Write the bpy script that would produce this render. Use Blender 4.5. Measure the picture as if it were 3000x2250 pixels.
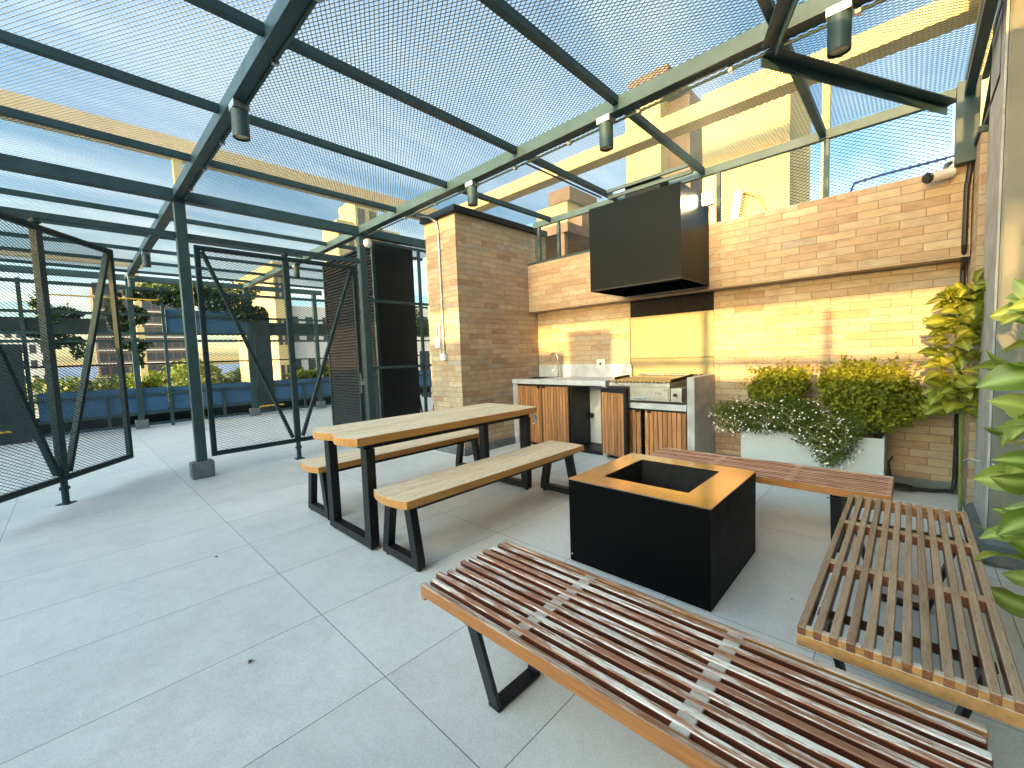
import bpy, bmesh, math, random
import numpy as np
from mathutils import Vector, Matrix, Euler
R_ = math.radians
sc = bpy.context.scene
for o in list(bpy.data.objects): bpy.data.objects.remove(o)
rnd = random.Random(7)

# ------------------------------------------------------------------ camera, sky, sun, exposure
CAMROWS = [[0.7251364, 0.6876327, -0.0365845], [-0.0216344, 0.0758522, 0.9968843], [-0.6882653, 0.7220856, -0.0698797]]
r, u, f = (Vector(v) for v in CAMROWS)
cam = bpy.data.cameras.new('camera'); cam.sensor_width = 36; cam.lens = 36*1227.55/3000
cam.clip_start = .02; cam.clip_end = 6000
co = bpy.data.objects.new('camera', cam); sc.collection.objects.link(co)
co.matrix_world = Matrix(((r.x,u.x,-f.x,0),(r.y,u.y,-f.y,0),(r.z,u.z,-f.z,1.227),(0,0,0,1)))
sc.camera = co
SUN_EL = 7.5
sun = bpy.data.lights.new('sun', 'SUN'); sun.energy = 4.4; sun.angle = R_(.5); sun.color = (1, .58, .19)
so = bpy.data.objects.new('sun', sun); sc.collection.objects.link(so)
so.rotation_euler = Vector((0, math.cos(R_(SUN_EL)), -math.sin(R_(SUN_EL)))).to_track_quat('-Z', 'Y').to_euler()
sc.view_settings.view_transform = 'Standard'; sc.view_settings.look = 'None'
sc.view_settings.exposure = 1.74; sc.view_settings.gamma = 1
w = bpy.data.worlds.new('World'); sc.world = w; w.use_nodes = True
nt = w.node_tree; nt.nodes.clear()
def N(nt, t, **k):
    n = nt.nodes.new(t)
    for a, b in k.items():
        if a in n.inputs.keys(): n.inputs[a].default_value = b
        else: setattr(n, a, b)
    return n
def math_(nt, op, a, b=None, c=None, clamp=False):
    n = nt.nodes.new('ShaderNodeMath'); n.operation = op; n.use_clamp = clamp
    for i, v in enumerate((a, b, c)):
        if v is None: continue
        if isinstance(v, (int, float)): n.inputs[i].default_value = v
        else: nt.links.new(v, n.inputs[i])
    return n.outputs[0]
def ramp(nt, fac, stops):
    n = nt.nodes.new('ShaderNodeValToRGB'); e = n.color_ramp.elements
    e[0].position, e[0].color = stops[0][0], (*stops[0][1], 1)
    e[1].position, e[1].color = stops[-1][0], (*stops[-1][1], 1)
    for p, c in stops[1:-1]:
        x = e.new(p); x.color = (*c, 1)
    nt.links.new(fac, n.inputs[0]); return n.outputs[0]
def mix(nt, fac, a, b, blend='MIX'):
    n = nt.nodes.new('ShaderNodeMix'); n.data_type = 'RGBA'; n.blend_type = blend
    for i, v in ((0, fac), (6, a), (7, b)):
        if isinstance(v, (int, float)): n.inputs[i].default_value = v
        elif isinstance(v, tuple): n.inputs[i].default_value = (*v, 1) if len(v) == 3 else v
        else: nt.links.new(v, n.inputs[i])
    return n.outputs[2]
sky = N(nt, 'ShaderNodeTexSky', sky_type='NISHITA', sun_disc=False, sun_elevation=R_(SUN_EL), sun_rotation=R_(180), air_density=1.0, dust_density=1.2, ozone_density=1.5)
tc = N(nt, 'ShaderNodeTexCoord')
sep = N(nt, 'ShaderNodeSeparateXYZ'); nt.links.new(tc.outputs['Generated'], sep.inputs[0])
zz = math_(nt, 'ADD', math_(nt, 'MAXIMUM', sep.outputs[2], 0.0), .12)
px = math_(nt, 'DIVIDE', sep.outputs[0], zz); py = math_(nt, 'DIVIDE', sep.outputs[1], zz)
cb = N(nt, 'ShaderNodeCombineXYZ'); nt.links.new(math_(nt, 'MULTIPLY', px, 1.5), cb.inputs[0]); nt.links.new(math_(nt, 'MULTIPLY', py, .42), cb.inputs[1])
cn = N(nt, 'ShaderNodeTexNoise', Scale=1.15, Detail=7.0, Roughness=.56, Distortion=.35); nt.links.new(cb.outputs[0], cn.inputs['Vector'])
cloud = ramp(nt, cn.outputs[0], [(.40, (0,0,0)), (.51, (.5,.5,.5)), (.62, (1,1,1))])
blue = mix(nt, 1.0, sky.outputs[0], (.70, 1.08, 1.27), 'MULTIPLY')
skyc = mix(nt, cloud, blue, mix(nt, 1.0, sky.outputs[0], (2.5, 2.1, 1.85), 'MULTIPLY'))
hz = math_(nt, 'POWER', math_(nt, 'SUBTRACT', 1.0, math_(nt, 'MINIMUM', math_(nt, 'MAXIMUM', sep.outputs[2], 0.0), 1.0)), 7.0)
skyc = mix(nt, math_(nt, 'MULTIPLY', hz, .55), skyc, mix(nt, 1.0, sky.outputs[0], (1.5, 1.42, 1.42), 'MULTIPLY'))
# the unseen sunset sky behind the camera is boosted to fill floor and walls
rear_fill = nt.nodes.new('ShaderNodeMapRange'); rear_fill.interpolation_type = 'SMOOTHERSTEP'
nt.links.new(sep.outputs[1], rear_fill.inputs[0])
for i, v in ((1, .05), (2, -.65), (3, 0.), (4, 1.)): rear_fill.inputs[i].default_value = v
skyc = mix(nt, 1.0, skyc, mix(nt, rear_fill.outputs[0], (1,1,1), (4.75,4.68,3.95)), 'MULTIPLY')
bg = N(nt, 'ShaderNodeBackground', Strength=.12); nt.links.new(skyc, bg.inputs[0])
wo = N(nt, 'ShaderNodeOutputWorld'); nt.links.new(bg.outputs[0], wo.inputs[0])

# ------------------------------------------------------------------ materials
def new_mat(name):
    m = bpy.data.materials.new(name); m.use_nodes = True
    nt = m.node_tree; b = nt.nodes['Principled BSDF']; return m, nt, b
def coords(nt, scale=(1,1,1), obj=True):
    mp = nt.nodes.new('ShaderNodeMapping'); mp.inputs['Scale'].default_value = scale
    if obj: nt.links.new(nt.nodes.new('ShaderNodeTexCoord').outputs['Object'], mp.inputs[0])
    else: nt.links.new(nt.nodes.new('ShaderNodeNewGeometry').outputs['Position'], mp.inputs[0])
    return mp.outputs[0]
def noise(nt, vec, scale, detail=4, rough=.55):
    n = N(nt, 'ShaderNodeTexNoise', Scale=scale, Detail=detail, Roughness=rough); nt.links.new(vec, n.inputs['Vector']); return n.outputs[0]
def bump(nt, b, h, strength=.2, dist=.01):
    n = N(nt, 'ShaderNodeBump', Strength=strength, Distance=dist); nt.links.new(h, n.inputs['Height']); nt.links.new(n.outputs[0], b.inputs['Normal'])
def plain(name, col, rough=.5, metal=0.0, var=.15, scale=6.0, bmp=0.0, bscale=60, spec=.5, dirt=None, rv=.09):
    m, nt, b = new_mat(name)
    v = coords(nt, obj=False)
    n1 = noise(nt, v, scale, 5)
    lo = tuple(c*(1-var) for c in col); hi = tuple(min(1, c*(1+var)) for c in col)
    c = ramp(nt, n1, [(.3, lo), (.7, hi)])
    if dirt:
        n2 = noise(nt, v, dirt[1], 8, .7)
        c = mix(nt, ramp(nt, n2, [(dirt[2], (0,0,0)), (dirt[2]+.1, (1,1,1))]), c, dirt[0])
    nt.links.new(c, b.inputs['Base Color'])
    b.inputs['Metallic'].default_value = metal; b.inputs['Specular IOR Level'].default_value = spec
    rr = ramp(nt, noise(nt, v, scale*2.3, 5), [(.3, (max(.03, rough-rv),)*3), (.7, (min(1, rough+rv),)*3)])
    nt.links.new(rr, b.inputs['Roughness'])
    if bmp: bump(nt, b, noise(nt, v, bscale, 3), bmp, .004)
    return m
M = {}
M['teal'] = plain('teal_painted_steel', (.032,.063,.068), .46, var=.18, scale=5, bmp=.05, bscale=200, rv=.05, spec=.28, dirt=((.055,.060,.056), 14, .66))
M['mesh'] = plain('expanded_metal_paint', (.078,.112,.125), .45, var=.1, scale=3)
M['teal_gate'] = plain('dark_teal_gate_paint', (.023,.045,.049), .5, var=.2, scale=6, spec=.22, rv=.04)
M['mesh_dark'] = plain('dark_expanded_metal', (.014,.027,.030), .5, var=.1, scale=3, spec=.2)
M['black'] = plain('black_painted_steel', (.0048,.0054,.0066), .42, var=.2, scale=9, bmp=.03, bscale=150, spec=.35, rv=.04)
M['pitblack'] = plain('matt_black_steel', (.0010,.0011,.0014), .5, var=.15, scale=6, spec=.08, rv=.03)
M['hood'] = plain('dark_satin_steel', (.0034,.0060,.0064), .36, var=.06, scale=2, bmp=.012, bscale=3, rv=.015, spec=.10)
M['soot_and_shade'] = plain('soot_and_shade_black', (.006,.006,.006), .9, var=.3, scale=9)
M['blue'] = plain('blue_painted_steel', (.030,.105,.205), .45, var=.18, scale=3.5, bmp=.03, bscale=90, dirt=((.07,.10,.14), 5, .68))
M['dark_planter'] = plain('charcoal_planter_steel', (.026,.040,.044), .55, var=.25, scale=4, spec=.25)
M['concrete'] = plain('cast_concrete', (.36,.37,.37), .7, var=.22, scale=7, bmp=.12, bscale=45, dirt=((.24,.24,.23), 9, .6))
M['worktop'] = plain('worktop_concrete', (.46,.48,.50), .45, var=.16, scale=9, bmp=.05, bscale=60, dirt=((.30,.30,.29), 7, .63))
M['column'] = plain('plastered_column', (.150,.158,.132), .6, var=.12, scale=3, bmp=.05, bscale=70)
M['curb'] = plain('painted_curb', (.12,.145,.15), .6, var=.25, scale=7, bmp=.1, bscale=60)
M['galv'] = plain('galvanised_metal', (.42,.43,.43), .38, .85, var=.15, scale=25)
M['chrome'] = plain('brushed_chrome', (.62,.60,.56), .22, 1.0, var=.08, scale=30)
M['white'] = plain('white_plastic', (.72,.72,.69), .4, var=.05)
M['white_planter'] = plain('white_planter_paint', (.44,.48,.505), .6, var=.05, scale=4, bmp=.05, bscale=60, spec=.3)
M['rubber'] = plain('black_rubber', (.010,.010,.011), .55, var=.2)
M['yellow'] = plain('yellow_paint', (.62,.40,.04), .45, var=.12)
M['pvc'] = plain('grey_pvc', (.55,.56,.55), .35, var=.06)
M['soil'] = plain('planter_soil', (.05,.035,.025), .95, var=.4, scale=30, bmp=.5, bscale=60)
M['cream'] = plain('cream_render', (.41,.325,.165), .85, var=.12, scale=1.5, bmp=.08, bscale=20, spec=.2, dirt=((.33,.26,.14), .9, .58))
M['creamgrey'] = plain('pale_grey_render', (.50,.48,.44), .8, var=.07, scale=1.5)
M['brown'] = plain('brown_facade_brick', (.105,.072,.058), .85, var=.25, scale=2.0)
M['pinkwall'] = plain('pale_pink_render', (.58,.50,.46), .85, var=.08, scale=.6)
M['slab'] = plain('pale_floor_slab', (.55,.52,.49), .8, var=.1)
M['window'] = plain('dark_window_glass', (.03,.035,.045), .12, var=.3, scale=1.2)
M['bark'] = plain('bark', (.10,.07,.045), .9, var=.35, scale=20, bmp=.4, bscale=50)
M['string'] = plain('white_string', (.75,.73,.70), .8)
M['ground'] = plain('city_ground', (.085,.10,.075), .95, var=.5, scale=.02)

def m_steelpanel():
    m, nt, b = new_mat('grease_spattered_steel_sheet')
    v = coords(nt, obj=False)
    c = ramp(nt, noise(nt, v, 4, 5), [(.3, (.215,.185,.095)), (.7, (.285,.245,.13))])
    sp = N(nt, 'ShaderNodeSeparateXYZ'); nt.links.new(v, sp.inputs[0])
    # grease spatter gathers in a fan above the grill
    hz = math_(nt, 'SUBTRACT', 1.0, math_(nt, 'MULTIPLY', math_(nt, 'ABSOLUTE', math_(nt, 'SUBTRACT', sp.outputs[2], 1.17)), 3.2), clamp=True)
    hx = math_(nt, 'SUBTRACT', 1.0, math_(nt, 'MULTIPLY', math_(nt, 'ABSOLUTE', math_(nt, 'ADD', sp.outputs[0], 2.02)), 2.0), clamp=True)
    amt = math_(nt, 'MULTIPLY', hz, hx)
    s = noise(nt, v, 70, 3, .6)
    mask = math_(nt, 'GREATER_THAN', math_(nt, 'ADD', s, math_(nt, 'MULTIPLY', amt, .20)), .74)
    c = mix(nt, mask, c, (.10,.09,.05))
    line = math_(nt, 'SUBTRACT', 1.0, math_(nt, 'MULTIPLY', math_(nt, 'ABSOLUTE', math_(nt, 'SUBTRACT', math_(nt, 'ADD', sp.outputs[2], math_(nt, 'MULTIPLY', noise(nt, v, 9), .02)), 1.135)), 65.), clamp=True)  # soot line with the rail's shadow painted into it
    c = mix(nt, math_(nt, 'MULTIPLY', line, .85), c, (.045,.045,.015))
    nt.links.new(c, b.inputs['Base Color']); b.inputs['Metallic'].default_value = .25
    nt.links.new(ramp(nt, noise(nt, v, 12), [(.3, (.40,)*3), (.7, (.55,)*3)]), b.inputs['Roughness'])
    return m
M['steelpanel'] = m_steelpanel()

def m_pittop():
    m, nt, b = new_mat('reflection_tinted_steel')
    v = coords(nt, obj=False)
    nt.links.new(ramp(nt, noise(nt, v, 5, 5), [(.3, (.33,.275,.205)), (.7, (.40,.335,.25))]), b.inputs['Base Color'])  # tan base colour paints in the lit brick wall's reflection
    b.inputs['Metallic'].default_value = 1.0
    nt.links.new(ramp(nt, noise(nt, v, 14, 6), [(.3, (.13,)*3), (.7, (.20,)*3)]), b.inputs['Roughness'])
    return m
M['pittop'] = m_pittop()
M['inox'] = plain('worn_stainless_steel', (.46,.45,.42), .36, .9, var=.18, scale=11)

def m_brick():
    m, nt, b = new_mat('long_format_tan_brick')
    v = coords(nt, obj=False)
    sp = N(nt, 'ShaderNodeSeparateXYZ'); nt.links.new(v, sp.inputs[0])
    H, L, J = .0655, .265, .0042
    zr = math_(nt, 'DIVIDE', sp.outputs[2], H)
    row = math_(nt, 'FLOOR', zr); zf = math_(nt, 'SUBTRACT', zr, row)
    wn = N(nt, 'ShaderNodeTexWhiteNoise', noise_dimensions='1D'); nt.links.new(row, wn.inputs['W'])
    alt = math_(nt, 'MULTIPLY', math_(nt, 'MODULO', math_(nt, 'ABSOLUTE', row), 2.0), .5)
    xr = math_(nt, 'ADD', math_(nt, 'DIVIDE', math_(nt, 'ADD', sp.outputs[0], sp.outputs[1]), L), math_(nt, 'ADD', alt, math_(nt, 'MULTIPLY', wn.outputs[0], .12)))
    col = math_(nt, 'FLOOR', xr); xf = math_(nt, 'SUBTRACT', xr, col)
    cid = N(nt, 'ShaderNodeCombineXYZ'); nt.links.new(col, cid.inputs[0]); nt.links.new(row, cid.inputs[1])
    w2 = N(nt, 'ShaderNodeTexWhiteNoise', noise_dimensions='2D'); nt.links.new(cid.outputs[0], w2.inputs['Vector'])
    tone = ramp(nt, w2.outputs[0], [(0, (.325,.225,.145)), (.2, (.385,.285,.185)), (.5, (.425,.335,.222)), (.75, (.375,.310,.225)), (.9, (.465,.385,.265)), (1, (.305,.275,.230))])
    off = N(nt, 'ShaderNodeVectorMath', operation='ADD'); nt.links.new(v, off.inputs[0])
    sc_ = N(nt, 'ShaderNodeVectorMath', operation='SCALE'); nt.links.new(w2.outputs[1], sc_.inputs[0]); sc_.inputs['Scale'].default_value = 30
    nt.links.new(sc_.outputs[0], off.inputs[1])
    st = N(nt, 'ShaderNodeMapping'); st.inputs['Scale'].default_value = (1, 1, 2.4); nt.links.new(off.outputs[0], st.inputs[0])
    n1 = noise(nt, st.outputs[0], 9, 6, .62)
    tone = mix(nt, .55, tone, ramp(nt, n1, [(.3, (.62,.55,.50)), (.5, (.98,.97,.95)), (.7, (1.25,1.22,1.18))]), 'MULTIPLY')
    n3 = noise(nt, st.outputs[0], 55, 4, .6)
    tone = mix(nt, ramp(nt, n3, [(.62, (0,0,0)), (.72, (.45,.45,.45))]), tone, (.30,.20,.14))
    big = noise(nt, v, 1.1, 3)
    tone = mix(nt, .35, tone, ramp(nt, big, [(.35, (.80,.72,.66)), (.65, (1.12,1.1,1.08))]), 'MULTIPLY')
    def edge(fr, size):
        d = math_(nt, 'MINIMUM', fr, math_(nt, 'SUBTRACT', 1.0, fr))
        return math_(nt, 'MULTIPLY', d, size)
    dmin = math_(nt, 'MINIMUM', edge(zf, H), edge(xf, L))
    wob = math_(nt, 'MULTIPLY', math_(nt, 'SUBTRACT', noise(nt, v, 40, 2), .5), .0016)
    mort = math_(nt, 'LESS_THAN', math_(nt, 'ADD', dmin, wob), J*.5)
    c = mix(nt, mort, tone, (.20,.125,.085))
    nt.links.new(c, b.inputs['Base Color']); b.inputs['Roughness'].default_value = .78
    h = math_(nt, 'ADD', math_(nt, 'MULTIPLY', n3, .25), math_(nt, 'MINIMUM', math_(nt, 'MULTIPLY', dmin, 180.), 1.0))
    bump(nt, b, h, .45, .004)
    return m
M['brick'] = m_brick()

def m_floor():
    m, nt, b = new_mat('grey_porcelain_tiles')
    v = coords(nt, obj=False)
    sp = N(nt, 'ShaderNodeSeparateXYZ'); nt.links.new(v, sp.inputs[0])
    xr = math_(nt, 'DIVIDE', math_(nt, 'ADD', sp.outputs[0], 60.85), .6); yr = math_(nt, 'DIVIDE', math_(nt, 'ADD', sp.outputs[1], 59.25), 1.2)
    xi = math_(nt, 'FLOOR', xr); yi = math_(nt, 'FLOOR', yr)
    xf = math_(nt, 'SUBTRACT', xr, xi); yf = math_(nt, 'SUBTRACT', yr, yi)
    cid = N(nt, 'ShaderNodeCombineXYZ'); nt.links.new(xi, cid.inputs[0]); nt.links.new(yi, cid.inputs[1])
    w2 = N(nt, 'ShaderNodeTexWhiteNoise', noise_dimensions='2D'); nt.links.new(cid.outputs[0], w2.inputs['Vector'])
    sc_ = N(nt, 'ShaderNodeVectorMath', operation='SCALE'); nt.links.new(w2.outputs[1], sc_.inputs[0]); sc_.inputs['Scale'].default_value = 20
    ov = N(nt, 'ShaderNodeVectorMath', operation='ADD'); nt.links.new(v, ov.inputs[0]); nt.links.new(sc_.outputs[0], ov.inputs[1])
    n1 = noise(nt, ov.outputs[0], 3.0, 8, .62); n2 = noise(nt, ov.outputs[0], 130, 3, .75); n4 = noise(nt, ov.outputs[0], 14, 6, .7)
    c = ramp(nt, n1, [(.28, (.595,.605,.585)), (.5, (.655,.664,.642)), (.72, (.700,.708,.685))])
    c = mix(nt, .5, c, ramp(nt, n2, [(.3, (.70,.70,.70)), (.7, (1.2,1.2,1.2))]), 'MULTIPLY')
    c = mix(nt, .6, c, ramp(nt, n4, [(.3, (.86,.86,.86)), (.62, (1.04,1.04,1.04))]), 'MULTIPLY')
    c = mix(nt, .6, c, ramp(nt, w2.outputs[0], [(0, (.93,.93,.93)), (1, (1.05,1.05,1.05))]), 'MULTIPLY')
    # worn dirt: loose stains and dark specks
    s1 = noise(nt, v, 1.3, 7, .68)
    c = mix(nt, ramp(nt, s1, [(.60, (0,0,0)), (.78, (.28,.28,.28))]), c, (.27,.255,.235))
    vo = N(nt, 'ShaderNodeTexVoronoi', Scale=4.0); nt.links.new(v, vo.inputs['Vector'])
    c = mix(nt, math_(nt, 'LESS_THAN', vo.outputs[0], .022), c, (.07,.07,.07))
    ex = math_(nt, 'MULTIPLY', math_(nt, 'MINIMUM', xf, math_(nt, 'SUBTRACT', 1.0, xf)), .6)
    ey = math_(nt, 'MULTIPLY', math_(nt, 'MINIMUM', yf, math_(nt, 'SUBTRACT', 1.0, yf)), 1.2)
    e = math_(nt, 'MINIMUM', ex, ey)
    j = math_(nt, 'LESS_THAN', e, .0017)
    c = mix(nt, j, c, (.15,.155,.155))
    nt.links.new(c, b.inputs['Base Color'])
    nt.links.new(ramp(nt, n4, [(.3, (.42,)*3), (.7, (.58,)*3)]), b.inputs['Roughness'])
    bump(nt, b, math_(nt, 'ADD', math_(nt, 'MULTIPLY', n2, .35), math_(nt, 'MINIMUM', math_(nt, 'MULTIPLY', e, 200.), 1.0)), .18, .003)
    return m
M['floor'] = m_floor()

def m_wood(name, side, side2, top, top2, crack, axis, wear=(.40,.60), streak=40, slat=None, rough=.5, top_amt=1.0):
    """varnished wood whose upward faces have bleached; axis = grain direction; slat = plank pitch across the grain"""
    m, nt, b = new_mat(name)
    s = {'x': (.075,1,1), 'y': (1,.06,1), 'z': (1,1,.06)}[axis]
    raw = coords(nt)
    v = coords(nt, s)
    if slat:
        wn = N(nt, 'ShaderNodeTexWhiteNoise', noise_dimensions='1D'); nt.links.new(nt.nodes.new('ShaderNodeNewGeometry').outputs['Random Per Island'], wn.inputs['W'])
        sc_ = N(nt, 'ShaderNodeVectorMath', operation='SCALE'); nt.links.new(wn.outputs[1], sc_.inputs[0]); sc_.inputs['Scale'].default_value = 9
        ad = N(nt, 'ShaderNodeVectorMath', operation='ADD'); nt.links.new(v, ad.inputs[0]); nt.links.new(sc_.outputs[0], ad.inputs[1]); v = ad.outputs[0]
    g1 = noise(nt, v, streak, 6, .65); g2 = noise(nt, v, streak*3.2, 4, .6); g3 = noise(nt, v, 26, 4)
    cs = ramp(nt, g1, [(.3, side), (.68, side2)])
    ct = ramp(nt, math_(nt, 'ADD', math_(nt, 'MULTIPLY', g1, .62), math_(nt, 'MULTIPLY', g3, .38)), [(wear[0], top2), (wear[1], top)])
    ct = mix(nt, ramp(nt, g2, [(.57, (0,0,0)), (.67, (.8,.8,.8))]), ct, crack)
    if slat:
        ct = mix(nt, .8, ct, ramp(nt, wn.outputs[0], [(0, (.72,.70,.68)), (.5, (1,1,1)), (1, (1.22,1.22,1.22))]), 'MULTIPLY')
        cs = mix(nt, .8, cs, ramp(nt, wn.outputs[0], [(0, (.62,.60,.58)), (.5, (1,1,1)), (1, (1.35,1.3,1.25))]), 'MULTIPLY')
    geo = nt.nodes.new('ShaderNodeNewGeometry'); sn = N(nt, 'ShaderNodeSeparateXYZ'); nt.links.new(geo.outputs['True Normal'], sn.inputs[0])
    up = math_(nt, 'MULTIPLY', math_(nt, 'GREATER_THAN', sn.outputs[2], .6), top_amt)
    nt.links.new(mix(nt, up, cs, ct), b.inputs['Base Color'])
    nt.links.new(mix(nt, up, (rough-.12,)*3, (rough+.2,)*3), b.inputs['Roughness'])
    bump(nt, b, g1, .25, .003)
    return m
M['pale_wood'] = m_wood('weathered_pale_table_wood', (.42,.185,.045), (.62,.31,.085), (.78,.66,.48), (.62,.48,.31), (.20,.145,.095), 'y', (.40,.60), 62, None, .5)
M['worn_wood'] = m_wood('flaking_mahogany_slats', (.055,.014,.008), (.17,.048,.020), (.78,.74,.68), (.36,.17,.10), (.13,.045,.025), 'x', (.485,.55), 95, .0385, .45)
M['amber_wood'] = m_wood('amber_varnished_rail', (.30,.115,.028), (.47,.20,.055), (.50,.43,.36), (.25,.11,.05), (.12,.05,.03), 'x', (.42,.55), 95, None, .4)
M['grey_wood'] = m_wood('sun_greyed_slats', (.16,.055,.022), (.34,.14,.05), (.40,.29,.20), (.27,.165,.095), (.12,.075,.05), 'y', (.35,.65), 30, .0385, .5)
M['red_wood'] = m_wood('reddish_worn_slats', (.09,.025,.012), (.24,.075,.03), (.52,.34,.25), (.32,.14,.085), (.14,.06,.04), 'x', (.38,.60), 90, .0385, .45)
M['door_wood'] = m_wood('vertical_cedar_slats', (.21,.085,.028), (.50,.25,.105), (.40,.22,.10), (.40,.22,.10), (.2,.1,.05), 'z', (.4,.6), 60, .05, .5, 0.0)

def m_leaf(name, dark, mid, light, rough=.42, trans=.25):
    m, nt, b = new_mat(name)
    v = coords(nt, obj=False)
    geo = nt.nodes.new('ShaderNodeNewGeometry')
    isl = geo.outputs['Random Per Island']
    c = ramp(nt, isl, [(0, dark), (.5, mid), (1, light)])
    c = mix(nt, .5, c, ramp(nt, noise(nt, v, 8, 3), [(.3, (.65,.7,.6)), (.7, (1.25,1.2,1.1))]), 'MULTIPLY')
    at = N(nt, 'ShaderNodeAttribute', attribute_name='rib')
    c = mix(nt, math_(nt, 'MULTIPLY', at.outputs['Fac'], .55), c, tuple(min(1, q*1.7+.05) for q in light))
    nt.links.new(c, b.inputs['Base Color']); b.inputs['Roughness'].default_value = rough
    t = N(nt, 'ShaderNodeBsdfTranslucent'); nt.links.new(mix(nt, 1.0, c, (1.5,1.6,.7), 'MULTIPLY'), t.inputs[0])
    ms = N(nt, 'ShaderNodeMixShader', Fac=trans); nt.links.new(b.outputs[0], ms.inputs[1]); nt.links.new(t.outputs[0], ms.inputs[2])
    nt.links.new(ms.outputs[0], nt.nodes['Material Output'].inputs['Surface'])
    return m
M['shrub'] = m_leaf('shrub_leaf', (.10,.13,.010), (.21,.235,.018), (.36,.37,.045), .5, .4)
M['flowerleaf'] = m_leaf('fine_groundcover_leaf', (.050,.085,.010), (.095,.135,.014), (.16,.19,.03), .6)
M['bigleaf'] = m_leaf('broad_glossy_leaf', (.095,.145,.020), (.19,.255,.035), (.34,.41,.12), .36, .3)
M['vineleaf'] = m_leaf('climber_leaf', (.09,.12,.012), (.165,.195,.02), (.27,.28,.03), .38, .35)
M['darkleaf'] = m_leaf('dark_ivy_leaf', (.012,.035,.012), (.025,.060,.018), (.05,.095,.03), .45, .2)
M['treeleaf'] = m_leaf('far_tree_leaf', (.040,.068,.012), (.075,.110,.018), (.13,.15,.03), .6, .25)
M['petal'] = plain('white_petal', (.80,.79,.74), .7, var=.05)
M['stalk'] = plain('dry_stalk', (.42,.36,.18), .8, var=.2)
M['pinkpetal'] = plain('pink_petal', (.65,.12,.28), .7, var=.1)
def m_emit(name, col, strength):
    m, nt, b = new_mat(name)
    b.inputs['Base Color'].default_value = (*col, 1); b.inputs['Emission Color'].default_value = (*col, 1); b.inputs['Emission Strength'].default_value = strength
    return m
M['lamp_on'] = m_emit('lit_floodlight_lens', (1, .80, .48), 40)
M['lens'] = plain('lamp_lens', (.45,.36,.22), .25, var=.1)

# ------------------------------------------------------------------ mesh helpers
class MB:
    def __init__(s): s.v = []; s.f = []; s.mi = []; s.cur = 0
    def add(s, vs, fs):
        o = len(s.v); s.v += [tuple(p) for p in vs]; s.f += [tuple(i+o for i in q) for q in fs]; s.mi += [s.cur]*len(fs); return s
    def box(s, x0, x1, y0, y1, z0, z1):
        return s.add([(x0,y0,z0),(x1,y0,z0),(x1,y1,z0),(x0,y1,z0),(x0,y0,z1),(x1,y0,z1),(x1,y1,z1),(x0,y1,z1)],
                     [(0,3,2,1),(4,5,6,7),(0,1,5,4),(1,2,6,5),(2,3,7,6),(3,0,4,7)])
    def bar(s, p, q, w, h, up=(0,0,1)):
        p, q = Vector(p), Vector(q); d = (q-p).normalized(); a = d.cross(Vector(up))
        if a.length < 1e-4: a = d.cross(Vector((0,1,0)))
        a.normalize(); b = a.cross(d); a *= w/2; b *= h/2
        return s.add([p-a-b, p+a-b, p+a+b, p-a+b, q-a-b, q+a-b, q+a+b, q-a+b],
                     [(0,3,2,1),(4,5,6,7),(0,1,5,4),(1,2,6,5),(2,3,7,6),(3,0,4,7)])
    def tube(s, pts, r, n=8, caps=True):
        pts = [Vector(p) for p in pts]; rs = r if isinstance(r, (list, tuple)) else [r]*len(pts)
        rings = []; ref = None
        for i, p in enumerate(pts):
            d = (pts[min(i+1, len(pts)-1)] - pts[max(i-1, 0)]).normalized()
            if ref is None: ref = Vector((0,0,1)) if abs(d.z) < .9 else Vector((1,0,0))
            a = (ref - d*ref.dot(d))
            a.normalize(); ref = a; b = d.cross(a)
            rings.append([p + (a*math.cos(t)+b*math.sin(t))*rs[i] for t in (2*math.pi*k/n for k in range(n))])
        vs = [q for rg in rings for q in rg]; fs = []
        for i in range(len(pts)-1):
            for k in range(n):
                fs.append((i*n+k, i*n+(k+1)%n, (i+1)*n+(k+1)%n, (i+1)*n+k))
        if caps: fs += [tuple(range(n-1, -1, -1)), tuple(range((len(pts)-1)*n, len(pts)*n))]
        return s.add(vs, fs)
    def cyl(s, p, q, r, r2=None, n=20): return s.tube([p, q], [r, r if r2 is None else r2], n)
    def prism(s, poly, z0, z1):
        n = len(poly)
        return s.add([(x,y,z0) for x,y in poly]+[(x,y,z1) for x,y in poly],
                     [tuple(range(n-1,-1,-1)), tuple(range(n, 2*n))]+[(i,(i+1)%n,n+(i+1)%n,n+i) for i in range(n)])
    def build(s, name, mat, parent=None, bevel=0, smooth=False, local=False, coll=None, seg=2):
        me = bpy.data.meshes.new(name)
        off = Vector((0,0,0)) if (parent is None or local) else Vector(parent['_o'])
        vs = [tuple(Vector(p)-off) for p in s.v]
        me.from_pydata(vs, [], s.f)
        mats = mat if isinstance(mat, list) else [mat]
        for m in mats: me.materials.append(m)
        if len(mats) > 1: me.polygons.foreach_set('material_index', s.mi)
        bm = bmesh.new(); bm.from_mesh(me)
        bmesh.ops.recalc_face_normals(bm, faces=bm.faces)
        if bevel:
            ed = [e for e in bm.edges if len(e.link_faces) == 2 and e.calc_face_angle(0) > .5]
            bmesh.ops.bevel(bm, geom=ed, offset=bevel, segments=seg, affect='EDGES', clamp_overlap=True, profile=.6)
        if smooth:
            for fc in bm.faces: fc.smooth = True
        bm.to_mesh(me); bm.free()
        if smooth: me.set_sharp_from_angle(angle=R_(40))
        return link(name, me, parent)
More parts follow.
